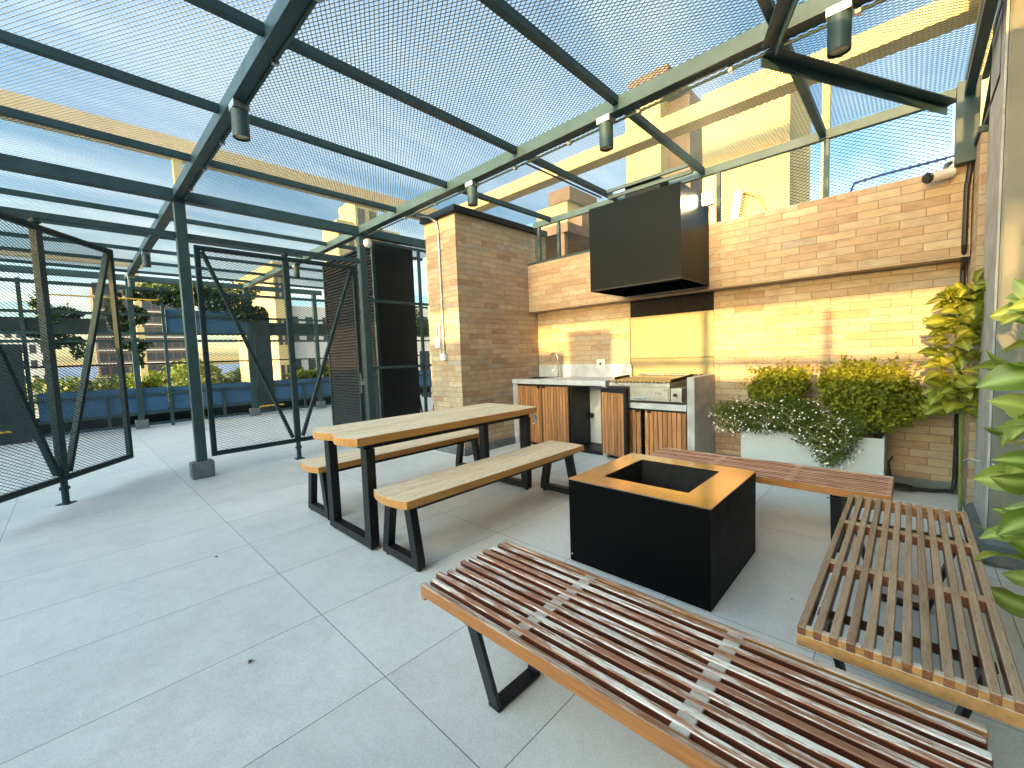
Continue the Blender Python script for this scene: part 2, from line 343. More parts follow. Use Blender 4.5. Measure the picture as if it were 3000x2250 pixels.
def link(name, me, parent=None):
    o = bpy.data.objects.new(name, me); sc.collection.objects.link(o)
    if parent is not None:
        o.parent = parent; ORG[o.name] = ORG.get(parent.name, (0,0,0)); o['_o'] = parent['_o']
    else: o['_o'] = (0.,0.,0.)
    return o
ORG = {}
def tag(o, label=None, cat=None, group=None, kind=None):
    if label: o['label'] = label
    if cat: o['category'] = cat
    if group: o['group'] = group
    if kind: o['kind'] = kind
    return o
def thing(name, label, cat, loc=(0,0,0), rz=0, group=None):
    o = bpy.data.objects.new(name, None); sc.collection.objects.link(o); o.location = loc; o.rotation_euler = (0,0,rz)
    o.empty_display_size = .1; o['_o'] = tuple(float(x) for x in loc)
    return tag(o, label, cat, group)
def copy_tree(o, parent=None):
    c = o.copy(); sc.collection.objects.link(c)
    if parent is not None: c.parent = parent
    for ch in list(o.children): copy_tree(ch, c)
    return c
def ready(mb, name, mat, label, cat, group=None, **k):
    return tag(mb.build(name, mat, None, **k), label, cat, group)
def mesh_np(name, V, F, mat, parent=None, smooth=False):
    """V (n,3), F (m,k) arrays in world coordinates"""
    V = np.asarray(V, np.float32); F = np.asarray(F, np.int32)
    if parent is not None: V = V - np.array(list(parent['_o']), np.float32)
    me = bpy.data.meshes.new(name); k = F.shape[1]
    me.vertices.add(len(V)); me.vertices.foreach_set('co', V.ravel())
    me.loops.add(F.size); me.loops.foreach_set('vertex_index', F.ravel())
    me.polygons.add(len(F)); me.polygons.foreach_set('loop_start', np.arange(0, F.size, k, dtype=np.int32))
    if smooth: me.polygons.foreach_set('use_smooth', np.ones(len(F), bool))
    me.update(calc_edges=True); me.validate()
    me.materials.append(mat)
    return link(name, me, parent)

LWD, SWD = .050, .0285
def expanded(name, x0, x1, y0, y1, plane, const, tilt=135, w=.0042, t=.0010, mat=None, parent=None, skip=None):
    """expanded-metal sheet: one tilted strand per lattice edge. plane 'xy','xz','yz'; long diamonds run along the first axis"""
    ni = int((x1-x0)/(LWD/2)); nj = int((y1-y0)/(SWD/2))
    I, Jn = np.meshgrid(np.arange(ni), np.arange(nj), indexing='ij')
    I, Jn = I.ravel(), Jn.ravel()
    even = (I+Jn) % 2 == 0
    ja = np.where(even, Jn, Jn+1); jb = np.where(even, Jn+1, Jn)
    ax, ay = x0+I*LWD/2, y0+ja*SWD/2; bx, by = x0+(I+1)*LWD/2, y0+jb*SWD/2
    if skip is not None:
        k = ~skip((ax+bx)/2, (ay+by)/2); ax, ay, bx, by = ax[k], ay[k], bx[k], by[k]
    n = len(ax); th = R_(tilt)
    a = np.array([0, math.cos(th), math.sin(th)])*w/2; b = np.array([0, -math.sin(th), math.cos(th)])*t/2
    A = np.stack([ax, ay, np.zeros(n)], 1); B = np.stack([bx, by, np.zeros(n)], 1)
    V = np.stack([A-a-b, A+a-b, A+a+b, A-a+b, B-a-b, B+a-b, B+a+b, B-a+b], 1).reshape(-1, 3)
    base = (np.arange(n)*8)[:, None, None]
    F = (np.array([[0,1,5,4],[1,2,6,5],[2,3,7,6],[3,0,4,7]])[None]+base).reshape(-1, 4)
    if plane == 'xy': V = V + np.array([0,0,const])
    elif plane == 'xz': V = np.stack([V[:,0], const-V[:,2], V[:,1]], 1)
    elif plane == 'yz': V = np.stack([const+V[:,2], V[:,0], V[:,1]], 1)
    return mesh_np(name, V, F, mat or M['mesh'], parent)

def leaves_np(C, D, Nn, S, W=.5, fold=.25, seg=1, curl=.0):
    """leaf blades at centres C, pointing along D, facing Nn, length S; 5 verts / 4 tris each"""
    C, D, Nn = (np.asarray(q, float) for q in (C, D, Nn)); S = np.asarray(S, float)[:, None]
    D = D/np.linalg.norm(D, axis=1, keepdims=True)
    sd = np.cross(D, Nn); sd /= np.linalg.norm(sd, axis=1, keepdims=True)+1e-9
    up = np.cross(sd, D)
    base = C-D*S*.5; tip = C+D*S*.5-up*S*curl; mid = C-up*S*fold*.3
    l = C-sd*S*W*.5+up*S*fold*.2; rr = C+sd*S*W*.5+up*S*fold*.2
    V = np.stack([base, l, mid, rr, tip], 1).reshape(-1, 3)
    o = (np.arange(len(C))*5)[:, None, None]
    F = (np.array([[0,2,1],[0,3,2],[1,2,4],[2,3,4]])[None]+o).reshape(-1, 3)
    return V, F
# ------------------------------------------------------------------ setting
g = MB().box(-4000, 4000, -4000, 4000, -22.5, -22); tag(g.build('ground', M['ground']), kind='structure')
fl = MB().box(-13.2, 2.2, -7.5, 7.6, -.30, 0); tag(fl.build('terrace_floor', M['floor']), kind='structure')

# ------------------------------------------------------------------ pergola
XG = -5.65
BY = [.92, 2.95, -1.11, -3.14, -5.17]
XP = [round(XG+1.01*k, 3) for k in range(-5, 6)]
perg = thing('pergola', 'teal steel pergola frame with expanded metal roof over the terrace', 'pergola', (XG, .92, 0))
ZB, ZT = 2.985, 3.085
def ppart(mb, name, mat='teal', bevel=.004): return mb.build(name, M[mat], perg, bevel=bevel)
for y in BY:
    ppart(MB().box(-11.3, -5.705, y-.05, y+.05, ZB, ZT), 'beam'); ppart(MB().box(-5.595, .36, y-.05, y+.05, ZB, ZT), 'beam')
ppart(MB().box(-11.3, .36, -5.72, -5.62, ZB, ZT), 'beam')
ppart(MB().box(-5.70, -5.60, -5.62, 4.70, ZB-.018, ZT-.004), 'head_beam')
ppart(MB().box(-11.36, -11.26, -5.62, 4.70, ZB-.018, ZT-.004), 'head_beam')
for x in XP:
    if x in (XG,): continue
    ys = sorted(BY); segs = [(-5.62, ys[0])]+list(zip(ys[:-1], ys[1:]))+[(ys[-1], 4.673)]
    mb = MB()
    for a, b in segs: mb.box(x-.025, x+.025, a+.052 if a in BY else a, b-.052 if b in BY else b, 3.032, 3.082)
    ppart(mb, 'purlin', bevel=0)
for x in (XG, -11.31):
    for y in BY + ([4.5] if x < -11 else []):
        p = ppart(MB().box(x-.045, x+.045, y-.048, y+.048, .0, ZB-.02), 'post')
        pl = MB().box(x-.075, x+.075, y-.105, y+.105, .004, .185).build('plinth', M['curb'], p, bevel=.02)
for y in BY: ppart(MB().box(XG-.062, XG+.062, y-.062, y+.062, ZB-.0195, ZB-.0185+.008), 'cap_plate', bevel=0)
for x in (-1.61, .30): ppart(MB().box(x-.045, x+.045, -5.72, -5.62, 0, ZB), 'post')
# rails over the gates and above the brick wall
ppart(MB().box(XG-.022, XG+.022, .97, 2.90, 2.585, 2.645), 'gate_rail'); ppart(MB().box(XG-.022, XG+.022, -1.06, .87, 2.585, 2.645), 'gate_rail')
ppart(MB().box(-3.93, .31, 4.675, 4.725, 3.0, 3.082), 'edge_rail')
ppart(MB().box(-2.594, -1.636, 4.415, 4.445, 3.045, 3.082), 'edge_rail'); ppart(MB().box(-2.594, -1.636, 4.45, 4.48, 2.985, 3.025), 'edge_rail')
ppart(MB().box(.24, .29, -5.6, 4.67, 3.03, 3.08), 'edge_rail')
ppart(MB().box(.235, .285, 1.0, 4.46, 2.92, 2.97), 'edge_rail')
def angle_iron(p, q):
    mb = MB().bar(p, q, .075, .008); p, q = Vector(p), Vector(q); d = (q-p).normalized(); s = d.cross(Vector((0,0,1)))*.036
    return mb.bar(p-s+Vector((0,0,-.035)), q-s+Vector((0,0,-.035)), .008, .062)
ppart(angle_iron((-.66, 2.99, 2.972), (.19, 4.65, 2.965)), 'diagonal_brace', bevel=0)
ppart(angle_iron((-.64, 2.95, 2.972), (.25, .96, 2.972)), 'diagonal_brace', bevel=0)
# roof panels: one sheet copied from bay to bay
def bay(x, y0, y1, src=None, pw=1.01, skip=None, **kw):
    if src is None: return expanded("roof_mesh", x-pw/2, x+pw/2, y0, y1, 'xy', 3.0895, parent=perg, skip=skip, **kw)
    o = src.copy(); sc.collection.objects.link(o); return o
FINE = dict(tilt=169, w=.0064, t=.0004)
proto = bay(XG+.505, .92, 2.95, **FINE)
proto_s = bay(XG+.505, -1.11, .92)
rows = sorted(BY)
for y in rows[:-1]:
    for x in XP:
        if abs(x-XG) < .01 and y in (.92, -1.11): continue
        o = bay(0, 0, 0, proto if y == .92 else proto_s); o.location = (x-XG, y-.92 if y == .92 else y+1.11, 0)
pr2 = bay(XG+.505, 2.95, 4.70, **FINE)
for x in XP:
    if abs(x-XG) < .01 or abs(x+2.62) < .02: continue
    o = bay(0, 0, 0, pr2); o.location = (x-XG, 0, 0)
bay(-2.62+.505, 2.95, 4.70, skip=lambda a, b: (b > 4.44) & (a > -2.58) & (a < -1.66), **FINE)
pr3 = bay(XG+.505, -5.66, -5.17)
for x in XP:
    if abs(x-XG) < .01: continue
    o = bay(0, 0, 0, pr3); o.location = (x-XG, 0, 0)
# conduit clipped under two beams
for yy, x0, x1, zc in ((.955, -5.55, .2, 2.974), (3.006, -5.55, .2, 2.968)):
    cd = MB().tube([(x0, yy, zc), (x1, yy, zc)], .0095, 8).build('conduit', M['teal'], perg)
    k = x0+.35; c0 = None
    while k < x1:
        if c0 is None: c0 = MB().box(k-.012, k+.012, yy-.018, yy+.018, zc-.014, zc+.016).build('clip', M['galv'], cd); k0 = k
        else:
            c_ = c0.copy(); sc.collection.objects.link(c_); c_.location = (k-k0, 0, 0)
        k += .62
MB().tube([(-2.62, 3.03, 2.985), (-2.62, 4.35, 2.99)], .009, 8).build('conduit', M['teal'], perg)

# ------------------------------------------------------------------ ceiling spotlights hanging under the beams
def spot(x, y, label, first=None):
    if first is not None:
        o = copy_tree(first); o.location = (x, y, 2.985); o['label'] = label; return o
    t = thing('spotlight', label, 'spotlight', (x, y, 2.985), group='cylinder spotlights under the pergola beams')
    MB().box(x-.055, x+.055, y-.05, y+.05, 2.938, 2.984).build('junction_box', M['galv'], t, bevel=.004)
    mb = MB().tube([(x, y, 2.937), (x, y, 2.762)], .052, 24, caps=False).tube([(x, y, 2.937), (x, y, 2.762)], .047, 24, caps=False)
    nn = 24
    ring = [(x+rr*math.cos(2*math.pi*k/nn), y+rr*math.sin(2*math.pi*k/nn), 2.7615) for rr in (.052, .047) for k in range(nn)]
    mb.add(ring, [(k, (k+1) % nn, nn+(k+1) % nn, nn+k) for k in range(nn)])
    mb.build('body', M['teal'], t, smooth=True)
    MB().cyl((x, y, 2.775), (x, y, 2.785), .046).build('lens', M['lens'], t)
    return t
s0 = spot(-3.33, .92, 'cylinder spotlight under the beam that runs to the post beside the open gate')
spot(-1.71, 2.93, 'cylinder spotlight in front of the black range hood', s0)
spot(-3.27, 2.95, 'cylinder spotlight beside the top corner of the brick pillar', s0)
spot(-.31, 2.93, 'largest cylinder spotlight, nearest the plastered column', s0)
spot(-8.45, .92, 'cylinder spotlight seen just left of the middle post, beyond the gates', s0)
spot(-10.75, .92, 'small far cylinder spotlight over the planters beyond the gates', s0)
spot(-8.1, 2.95, 'cylinder spotlight beyond the closed gate, left of the louvred column', s0)

# ------------------------------------------------------------------ gates (pivot on a middle tube)
def make_gate(name, label, cy, rz):
    t = thing(name, label, 'gate', (XG, cy, 0), rz, 'pivoting mesh gates'); t['_o'] = (0.,0.,0.)
    W, z0, z1 = .915, .215, 2.535
    fr = MB().box(-W, W, -.02, .02, z0, z0+.05).box(-W, W, -.02, .02, z1-.05, z1).box(-W, -W+.05, -.02, .02, z0+.05, z1-.05).box(W-.05, W, -.02, .02, z0+.05, z1-.05)
    fr.build('frame', M['teal_gate'], t)
    MB().box(-.032, .032, -.028, .028, z0+.05, z1-.05).build('centre_tube', M['teal_gate'], t, bevel=.004)
    for s in (-1, 1): MB().bar((s*.06, 0, z0+.07), (s*(W-.07), 0, z1-.06), .036, .05, (0,1,0)).build('brace', M['teal_gate'], t, bevel=.003)
    MB().cyl((0,0,.0), (0,0,z0), .026, n=16).cyl((0,0,.135), (0,0,.16), .038, n=16).box(-.05,.05,-.05,.05,.0,.008).build('floor_pivot', M['teal_gate'], t)
    MB().cyl((0,0,z1), (0,0,2.584), .026, n=16).cyl((0,0,z1+.012), (0,0,z1+.030), .040, n=16).build('head_pivot', M['teal_gate'], t)
    expanded('mesh_infill', -W+.015, W-.015, z0+.02, z1-.02, 'xz', -.026, tilt=60, w=.0056, mat=M['mesh_dark'], parent=t)
    return t
make_gate('mesh_gate', 'closed teal mesh gate between the two posts, padlocked at its right edge', 1.932, R_(90))
make_gate('mesh_gate', 'open teal mesh gate swung round on its pivot beside the single post', -.12, R_(145))
pk = thing('padlock', 'small steel padlock with a hanging chain on the closed gate', 'padlock', (XG+.05, 2.83, .92))
MB().box(XG+.035, XG+.055, 2.81, 2.855, .88, .925).build('body', M['galv'], pk, bevel=.004)
MB().tube([(XG+.045, 2.818, .925), (XG+.045, 2.818, .955), (XG+.045, 2.832, .967), (XG+.045, 2.847, .955), (XG+.045, 2.847, .925)], .0045, 8).build('shackle', M['chrome'], pk)
ch = MB()
for k in range(11): ch.tube([(XG+.045+.008*math.cos(t)*(k % 2), 2.800+.008*math.cos(t)*((k+1) % 2), 1.02-.024*k+.016*math.sin(t)) for t in np.linspace(0, 6.2832, 9)], .0026, 5, caps=False)
ch.build('chain', M['galv'], pk)
# fixed screen between the right-hand post and the brick pillar
fs = thing('mesh_screen', 'fixed teal mesh screen between the louvred column and the brick pillar', 'screen', (XG, 3.0, 0))
fm = MB().box(XG-.02, XG+.02, 3.0, 4.98, 2.90, 2.94).box(XG-.02, XG+.02, 3.0, 4.98, .08, .12)
fm.box(XG-.02, XG+.02, 4.94, 4.98, .12, 2.90).build('frame', M['teal'], fs)
for y in (3.9,): MB().box(XG-.018, XG+.018, y-.02, y+.02, .12, 2.90).build('upright', M['teal'], fs)
for z in (1.105, 2.075): MB().box(XG+.0, XG+.03, 3.0, 4.94, z-.02, z+.02).build('crossbar', M['teal'], fs)
expanded('mesh_infill', 3.0, 4.96, .1, 2.92, 'yz', XG-.024, tilt=60, w=.0056, mat=M['mesh_dark'], parent=fs)

# ------------------------------------------------------------------ louvred black column
lc = thing('louvred_column', 'tall black shaft with horizontal louvres on one face behind the closed gate', 'shaft', (-6.9, 3.6, 0))
MB().box(-7.80, -6.03, 3.36, 4.05, 0, 3.04).build('casing', M['black'], lc)
lv = MB()
for k in range(58):
    z = .04+k*.0517
    lv.add([(-7.80,3.356,z),(-6.06,3.356,z),(-6.06,3.356,z+.006),(-7.80,3.356,z+.006),(-7.80,3.312,z-.004),(-6.06,3.312,z-.004),(-6.06,3.312,z+.004),(-7.80,3.312,z+.004),
            (-7.80,3.350,z+.046),(-6.06,3.350,z+.046)], [(0,1,5,4),(4,5,6,7),(7,6,9,8),(0,4,7,8),(1,9,6,5)])
lv.build('louvres', plain('charcoal_louvre_paint', (.009,.009,.011), .5, var=.2, scale=6), lc)
MB().box(-6.06, -6.015, 3.31, 3.358, 0, 3.04).build('corner_trim', M['teal'], lc)
MB().box(-7.84, -7.80, 3.31, 3.358, 0, 3.04).build('corner_trim', M['black'], lc)
al = thing('alarm_sounder', 'round white alarm sounder near the top of the post at the closed gate', 'alarm', (-5.57, 3.02, 2.87))
MB().cyl((-5.60,3.02,2.87), (-5.575,3.02,2.87), .062, n=28).build('base', M['white'], al, smooth=True)
MB().cyl((-5.5745,3.02,2.87), (-5.55,3.02,2.87), .055, .03, n=28).build('dome', M['pvc'], al, smooth=True)

# ------------------------------------------------------------------ brick walls
bw = thing('brick_wall', 'tan brick wall behind the grill with a projecting upper band', 'wall', (-1.8, 4.8, 0))
MB().box(-3.97, .30, 4.76, 5.0, 0, 1.822).build('lower_face', M['brick'], bw)
MB().box(-3.967, .298, 4.57, 5.0, 1.822, 2.470).build('upper_band', M['brick'], bw)
MB().box(-1.50, .29, 4.735, 4.757, .0, .085).build('skirting', M['curb'], bw, bevel=.006)
MB().box(-3.964, -2.47, 4.565, 4.60, 2.472, 2.50).build('sill_rail', M['teal'], bw)
MB().box(-3.96, .29, 4.60, 4.99, 2.472, 2.482).build('coping', M['concrete'], bw)
pil = thing('brick_pillar', 'tall brick pillar left of the sink with a black roof flashing', 'pillar', (-4.27, 4.0, 0))
MB().box(-4.575, -3.972, 3.28, 5.0, 0, 2.945).build('shaft', M['brick'], pil)
MB().box(-4.63, -3.93, 3.24, 5.0, 2.948, 3.02).build('flashing', M['black'], pil)
MB().box(-4.62, -3.935, 3.245, 4.15, 0, .10).build('skirting', M['curb'], pil, bevel=.012)
pr = thing('brick_pilaster', 'narrow brick return at the right end of the wall behind the climber', 'wall', (.38, 4.5, 0))
MB().box(.303, .62, 4.20, 5.0, .03, 2.56).build('face', M['brick'], pr)
MB().box(.301, .62, 4.18, 5.0, 0, .028).build('base', M['curb'], pr)
MB().box(.290, .62, 4.19, 4.99, 2.562, 2.60).build('cap', M['teal'], pr)
# openwork screens standing on the brick wall
cs = thing('clerestory_screen', 'mesh screen on top of the brick wall right of the range hood', 'screen', (-.6, 4.58, 2.48))
for x in (-1.46, -.573): MB().box(x-.019, x+.019, 4.68, 4.72, 2.484, 2.998).build('upright', M['teal'], cs)
MB().box(.20, .315, 4.47, 4.60, 2.472, 3.03).build('end_post', M['teal'], cs)
expanded('mesh_infill', -1.46, .21, 2.485, 3.0, 'xz', 4.724, tilt=60, w=.0056, mat=M['mesh_dark'], parent=cs)
cs2 = thing('clerestory_screen', 'mesh screen on top of the brick wall between the pillar and the hood', 'screen', (-3.3, 4.58, 2.48))
for x in (-3.50, -3.84): MB().box(x-.019, x+.019, 4.68, 4.72, 2.484, 2.998).build('upright', M['teal'], cs2)
expanded('mesh_infill', -3.95, -2.48, 2.485, 3.0, 'xz', 4.724, tilt=60, w=.0056, mat=M['mesh_dark'], parent=cs2)
ss = thing('side_screen', 'tall steel mesh screen in shade along the right edge above the brick return', 'screen', (.3, 4.0, 2.6))
MB().box(.315, .345, 3.55, 4.46, 2.604, 2.64).box(.315, .345, 3.55, 4.46, 2.99, 3.02).box(.315, .345, 3.53, 3.56, 2.604, 3.02).bar((.33, 4.42, 2.65), (.33, 3.6, 2.98), .03, .03).build('frame', M['teal'], ss)
expanded('mesh_infill', 3.55, 4.46, 2.62, 3.02, 'yz', .352, tilt=60, w=.0056, mat=M['mesh_dark'], parent=ss)

# ------------------------------------------------------------------ plastered column
pc = thing('plastered_column', 'smooth grey plastered column at the right edge behind the big-leaved climber', 'column', (.5, 3.5, 0))
MB().box(.325, .95, 3.39, 3.95, .155, 4.4).build('shaft', M['column'], pc, bevel=.012)
MB().box(.285, 1.05, 3.30, 4.05, 0, .152).build('plinth', M['curb'], pc, bevel=.05, seg=4)
MB().box(.315, .3245, 3.392, 3.94, .16, 4.2).build('edge_strip', M['concrete'], pc)

sw_ = ready(MB().box(.66, .9, -6.19, 3.28, .003, 4.6), 'added_side_wall', M['curb'], 'added unseen wall that keeps light off the right side of the terrace', 'wall')  # unseen wall added to darken the right side
# ------------------------------------------------------------------ range hood
hd = thing('range_hood', 'large black steel range hood on the brick wall above the grill', 'range hood', (-1.99, 4.2, 1.86))
h0, h1, hy0, hy1, hz0, hz1 = -2.467, -1.512, 3.845, 4.567, 1.857, 2.705
T = .004
mb = MB().box(h0, h1, hy0, hy0+T, hz0, hz1).box(h0, h0+T, hy0+T, hy1, hz0, hz1).box(h1-T, h1, hy0+T, hy1, hz0, hz1).box(h0+T, h1-T, hy1-T, hy1, hz0, hz1).box(h0+T, h1-T, hy0+T, hy1-T, hz1-T, hz1)
mb.build('canopy', M['hood'], hd)
MB().box(h0-.003, h1+.003, hy0-.003, hy0-.0002, hz0, hz0+.012).box(h1+.0002, h1+.003, hy0-.0002, hy1, hz0, hz0+.012).box(h0-.003, h0-.0002, hy0-.0002, hy1, hz0, hz0+.012).build('rim', M['black'], hd)
MB().box(h0+.005, h1-.005, hy0+.005, hy1-.005, hz0+.10, hz0+.104).build('filter_tray', M['soot_and_shade'], hd)
MB().box(-2.38, -1.97, 4.46, 4.672, hz1+.002, 3.06).build('flue', M['hood'], hd)
MB().box(-2.40, -1.95, 4.44, 4.566, hz1+.001, hz1+.014).build('flue_collar', M['hood'], hd)
MB().box(-2.487, -1.528, 4.745, 4.757, 1.622, 1.820).build('shade_plate', M['soot_and_shade'], hd)  # black plate paints the hood's shade and dark reflection onto the sheet
sp_ = thing('steel_backsplash', 'grease-spattered pale steel sheet on the wall behind the grill', 'backsplash', (-2.0, 4.75, .9))
MB().box(-2.487, -1.528, 4.745, 4.757, .70, 1.620).build('sheet', M['steelpanel'], sp_)
MB().box(-2.497, -2.488, 4.742, 4.757, .70, 1.62).build('edge_trim', M['black'], sp_)
fl_ = thing('floodlight', 'lit floodlight at the top rear corner of the range hood', 'floodlight', (-1.46, 4.38, 2.66))
MB().box(-1.508, -1.488, 4.35, 4.42, 2.655, 2.675).box(-1.488, -1.39, 4.30, 4.36, 2.585, 2.70).build('housing', M['galv'], fl_, bevel=.004)
MB().box(-1.484, -1.394, 4.288, 4.296, 2.590, 2.695).build('lens', M['lamp_on'], fl_)
ld = bpy.data.lights.new('floodlight_beam', 'POINT'); ld.energy = 5; ld.color = (1, .72, .38); ld.shadow_soft_size = .03
lo = bpy.data.objects.new('beam', ld); sc.collection.objects.link(lo); lo.parent = fl_; lo.location = (.10, -.22, -.03)
hl = thing('tube_lamp', 'pale upright tube lamp on the left flank of the range hood', 'lamp', (-2.50, 4.45, 2.5))
MB().box(-2.485, -2.468, 4.42, 4.48, 2.48, 2.52).build('bracket', M['galv'], hl)
MB().tube([(-2.52, 4.45, 2.50), (-2.52, 4.45, 2.72)], .022, 12).build('tube', M['white'], hl)

# ------------------------------------------------------------------ kitchen counter
M['backpanel'] = plain('pale_cabinet_back', (.62,.64,.63), .7, var=.1)
kc = thing('kitchen_counter', 'concrete outdoor kitchen counter with cedar slat doors and a sink', 'counter', (-2.8, 4.5, 0))
def kp(mb, n, m, bevel=.003, parent=None): return mb.build(n, M[m], parent or kc, bevel=bevel)
# worktop round the sink cut-out
mb = MB().box(-3.966, -3.92, 4.16, 4.755, .832, .892).box(-3.92, -3.56, 4.16, 4.30, .832, .892).box(-3.92, -3.56, 4.62, 4.755, .832, .892).box(-3.56, -2.505, 4.16, 4.755, .832, .892)
kp(mb, 'worktop', 'worktop', 0)
sk = kp(MB().box(-3.925, -3.915, 4.29, 4.63, .70, .895).box(-3.565, -3.555, 4.29, 4.63, .70, .895).box(-3.915, -3.565, 4.29, 4.30, .70, .895).box(-3.915, -3.565, 4.62, 4.63, .70, .895).box(-3.925, -3.555, 4.29, 4.63, .69, .70), 'sink_basin', 'chrome', 0)
kp(MB().box(-3.966, -3.885, 4.175, 4.755, .0, .830), 'side_panel', 'worktop')
kp(MB().box(-1.592, -1.520, 4.165, 4.755, 0, .940), 'side_panel', 'concrete')
kp(MB().box(-2.565, -2.505, 4.175, 4.755, .0, .830), 'divider', 'concrete')
kp(MB().box(-2.503, -1.594, 4.155, 4.744, .602, .664), 'grill_shelf', 'worktop')
kp(MB().box(-3.96, -2.49, 4.738, 4.757, .894, 1.062), 'upstand', 'worktop')
kp(MB().box(-3.883, -1.594, 4.24, 4.75, 0, .045), 'kickboard', 'black')
kp(MB().box(-3.70, -2.567, 4.60, 4.64, .05, .80), 'back_panel', 'backpanel')
kp(MB().box(-3.03, -3.0, 4.20, 4.72, .05, .825).box(-3.883, -2.567, 4.185, 4.205, .812, .830).box(-2.503, -1.594, 4.185, 4.205, .585, .600), 'carcass_rail', 'black', 0)
def slat_door(x0, x1, z0, z1, n, rail=.0, rz=0, hinge=None, label=None):
    o = hinge or (x0, 4.18)
    d = MB(); fr = MB()
    wd = (x1-x0)
    door = thing('door', None, None, (o[0], o[1], 0), rz); door['_o'] = (0.,0.,0.); door.parent = kc
    kcl = Vector(kc.location); door.location = Vector((o[0], o[1], 0))-kcl
    fr.box(0, wd, .012, .030, z0, z1)
    if rail: fr.box(0, wd, -.006, .012, z1-rail, z1).box(wd-rail*.8, wd, -.006, .012, z0, z1-rail).box(0, .012, -.006, .012, z0, z1-rail)
    fr.build('door_frame', M['black'], door)
    a, b = (.012, wd-rail*.8) if rail else (.002, wd-.002)
    p = (b-a)/n
    for k in range(n): d.box(a+k*p+.0035, a+(k+1)*p-.0035, -.008, .0115, z0+.006, z1-rail-.004)
    d.build('slats', M['door_wood'], door, bevel=.002, seg=1)
    if label: door['label'] = label
    return door
slat_door(-3.880, -3.458, .05, .808, 9); slat_door(-3.450, -3.032, .05, .808, 9)
slat_door(-2.566, -2.190, .05, .815, 7, rail=.05, rz=R_(-13), hinge=(-2.566, 4.165), label='slat door standing ajar')
slat_door(-2.45, -2.085, .05, .582, 7); slat_door(-2.045, -1.600, .05, .582, 9)
hp = MB()
for x in (-3.50, -3.41): hp.box(x-.022, x+.022, 4.155, 4.17, .782, .806)
for x in (-2.12, -1.99): hp.box(x-.02, x+.02, 4.155, 4.17, .562, .582)
kp(hp, 'latch', 'black', .002)
dp = MB().tube([(-3.08, 4.5, .62), (-3.08, 4.5, .22), (-3.095, 4.5, .19), (-3.13, 4.5, .185), (-3.24, 4.5, .19)], .024, 12).tube([(-3.08, 4.5, .56), (-3.08, 4.5, .51)], .030, 12)
kp(dp, 'drain_pipe', 'pvc', 0)
kp(MB().tube([(-3.27, 4.55, .70), (-3.16, 4.55, .705), (-3.06, 4.55, .70), (-2.98, 4.55, .71)], .011, 8).tube([(-3.21, 4.57, .70), (-3.24, 4.57, .5), (-3.19, 4.56, .42), (-3.24, 4.57, .2)], .008, 8).cyl((-3.04,4.56,.705),(-3.04,4.56,.63),.016).cyl((-2.97,4.598,.41),(-2.97,4.56,.41),.032), 'plumbing', 'rubber', 0)

fa = thing('faucet', 'brushed gooseneck faucet standing behind the sink', 'faucet', (-3.545, 4.66, .89))
pts = [(-3.545, 4.66, .895), (-3.548, 4.66, 1.15)]+[(-3.548-.065+.065*math.cos(t), 4.66, 1.15+.075*math.sin(t)) for t in np.linspace(.2, math.pi, 9)]+[(-3.679, 4.66, 1.115)]
MB().tube(pts, .012, 12).build('spout', M['chrome'], fa, smooth=True)
MB().cyl((-3.545,4.66,.893), (-3.545,4.66,1.0), .022, .016).build('body', M['chrome'], fa, smooth=True)
MB().tube([(-3.56,4.645,.985), (-3.60,4.62,.995), (-3.615,4.61,.975)], .010, 10).build('lever', M['chrome'], fa, smooth=True)
ou = thing('wall_outlet', 'white weatherproof power outlet on the upstand right of the faucet', 'outlet', (-2.9, 4.735, 1.06))
MB().box(-2.965, -2.845, 4.722, 4.737, 1.01, 1.125).build('housing', M['white'], ou, bevel=.006)
MB().box(-2.942, -2.868, 4.716, 4.7215, 1.033, 1.10).build('socket_plate', M['pvc'], ou, bevel=.002)
MB().box(-2.918, -2.892, 4.7135, 4.7155, 1.052, 1.082).build('socket', M['rubber'], ou)

# barbecue grill
gr = thing('barbecue_grill', 'stainless steel barbecue grill with a V-bar grate on the concrete shelf', 'grill', (-2.05, 4.4, .665))
gb = MB().box(-2.185, -1.745, 4.125, 4.66, .690, .838).build('firebox', M['inox'], gr, bevel=.004)
MB().box(-2.17, -1.76, 4.117, 4.124, .700, .826).build('drawer_front', M['inox'], gr, bevel=.003)
MB().tube([(-2.13,4.112,.722), (-2.13,4.095,.722), (-1.99,4.095,.722), (-1.99,4.112,.722)], .006, 8).build('drawer_handle', M['chrome'], gr)
mb = MB().box(-1.738, -1.628, 4.125, 4.30, .692, .832); mb.build('control_box', M['inox'], gr, bevel=.003)
MB().cyl((-1.69,4.124,.765), (-1.69,4.100,.765), .016).build('control_knob', M['rubber'], gr, smooth=True)
MB().box(-2.42, -1.735, 4.10, 4.118, .842, .878).box(-2.42, -2.40, 4.118, 4.70, .842, .878).box(-1.755, -1.735, 4.118, 4.70, .842, .878).box(-2.40, -1.755, 4.118, 4.70, .842, .848).build('tray', M['inox'], gr, bevel=.002)
vb = MB()
for k in range(16):
    x = -2.405+k*.0425
    vb.add([(x,4.095,.905),(x+.018,4.095,.884),(x+.036,4.095,.905),(x+.036,4.095,.902),(x+.018,4.095,.880),(x,4.095,.902),
            (x,4.69,.915),(x+.018,4.69,.894),(x+.036,4.69,.915),(x+.036,4.69,.912),(x+.018,4.69,.890),(x,4.69,.912)],
           [(0,1,7,6),(1,2,8,7),(2,3,9,8),(3,4,10,9),(4,5,11,10),(5,0,6,11),(0,5,4,1),(1,4,3,2),(6,7,10,11),(7,8,9,10)])
vb.build('grate', M['inox'], gr)
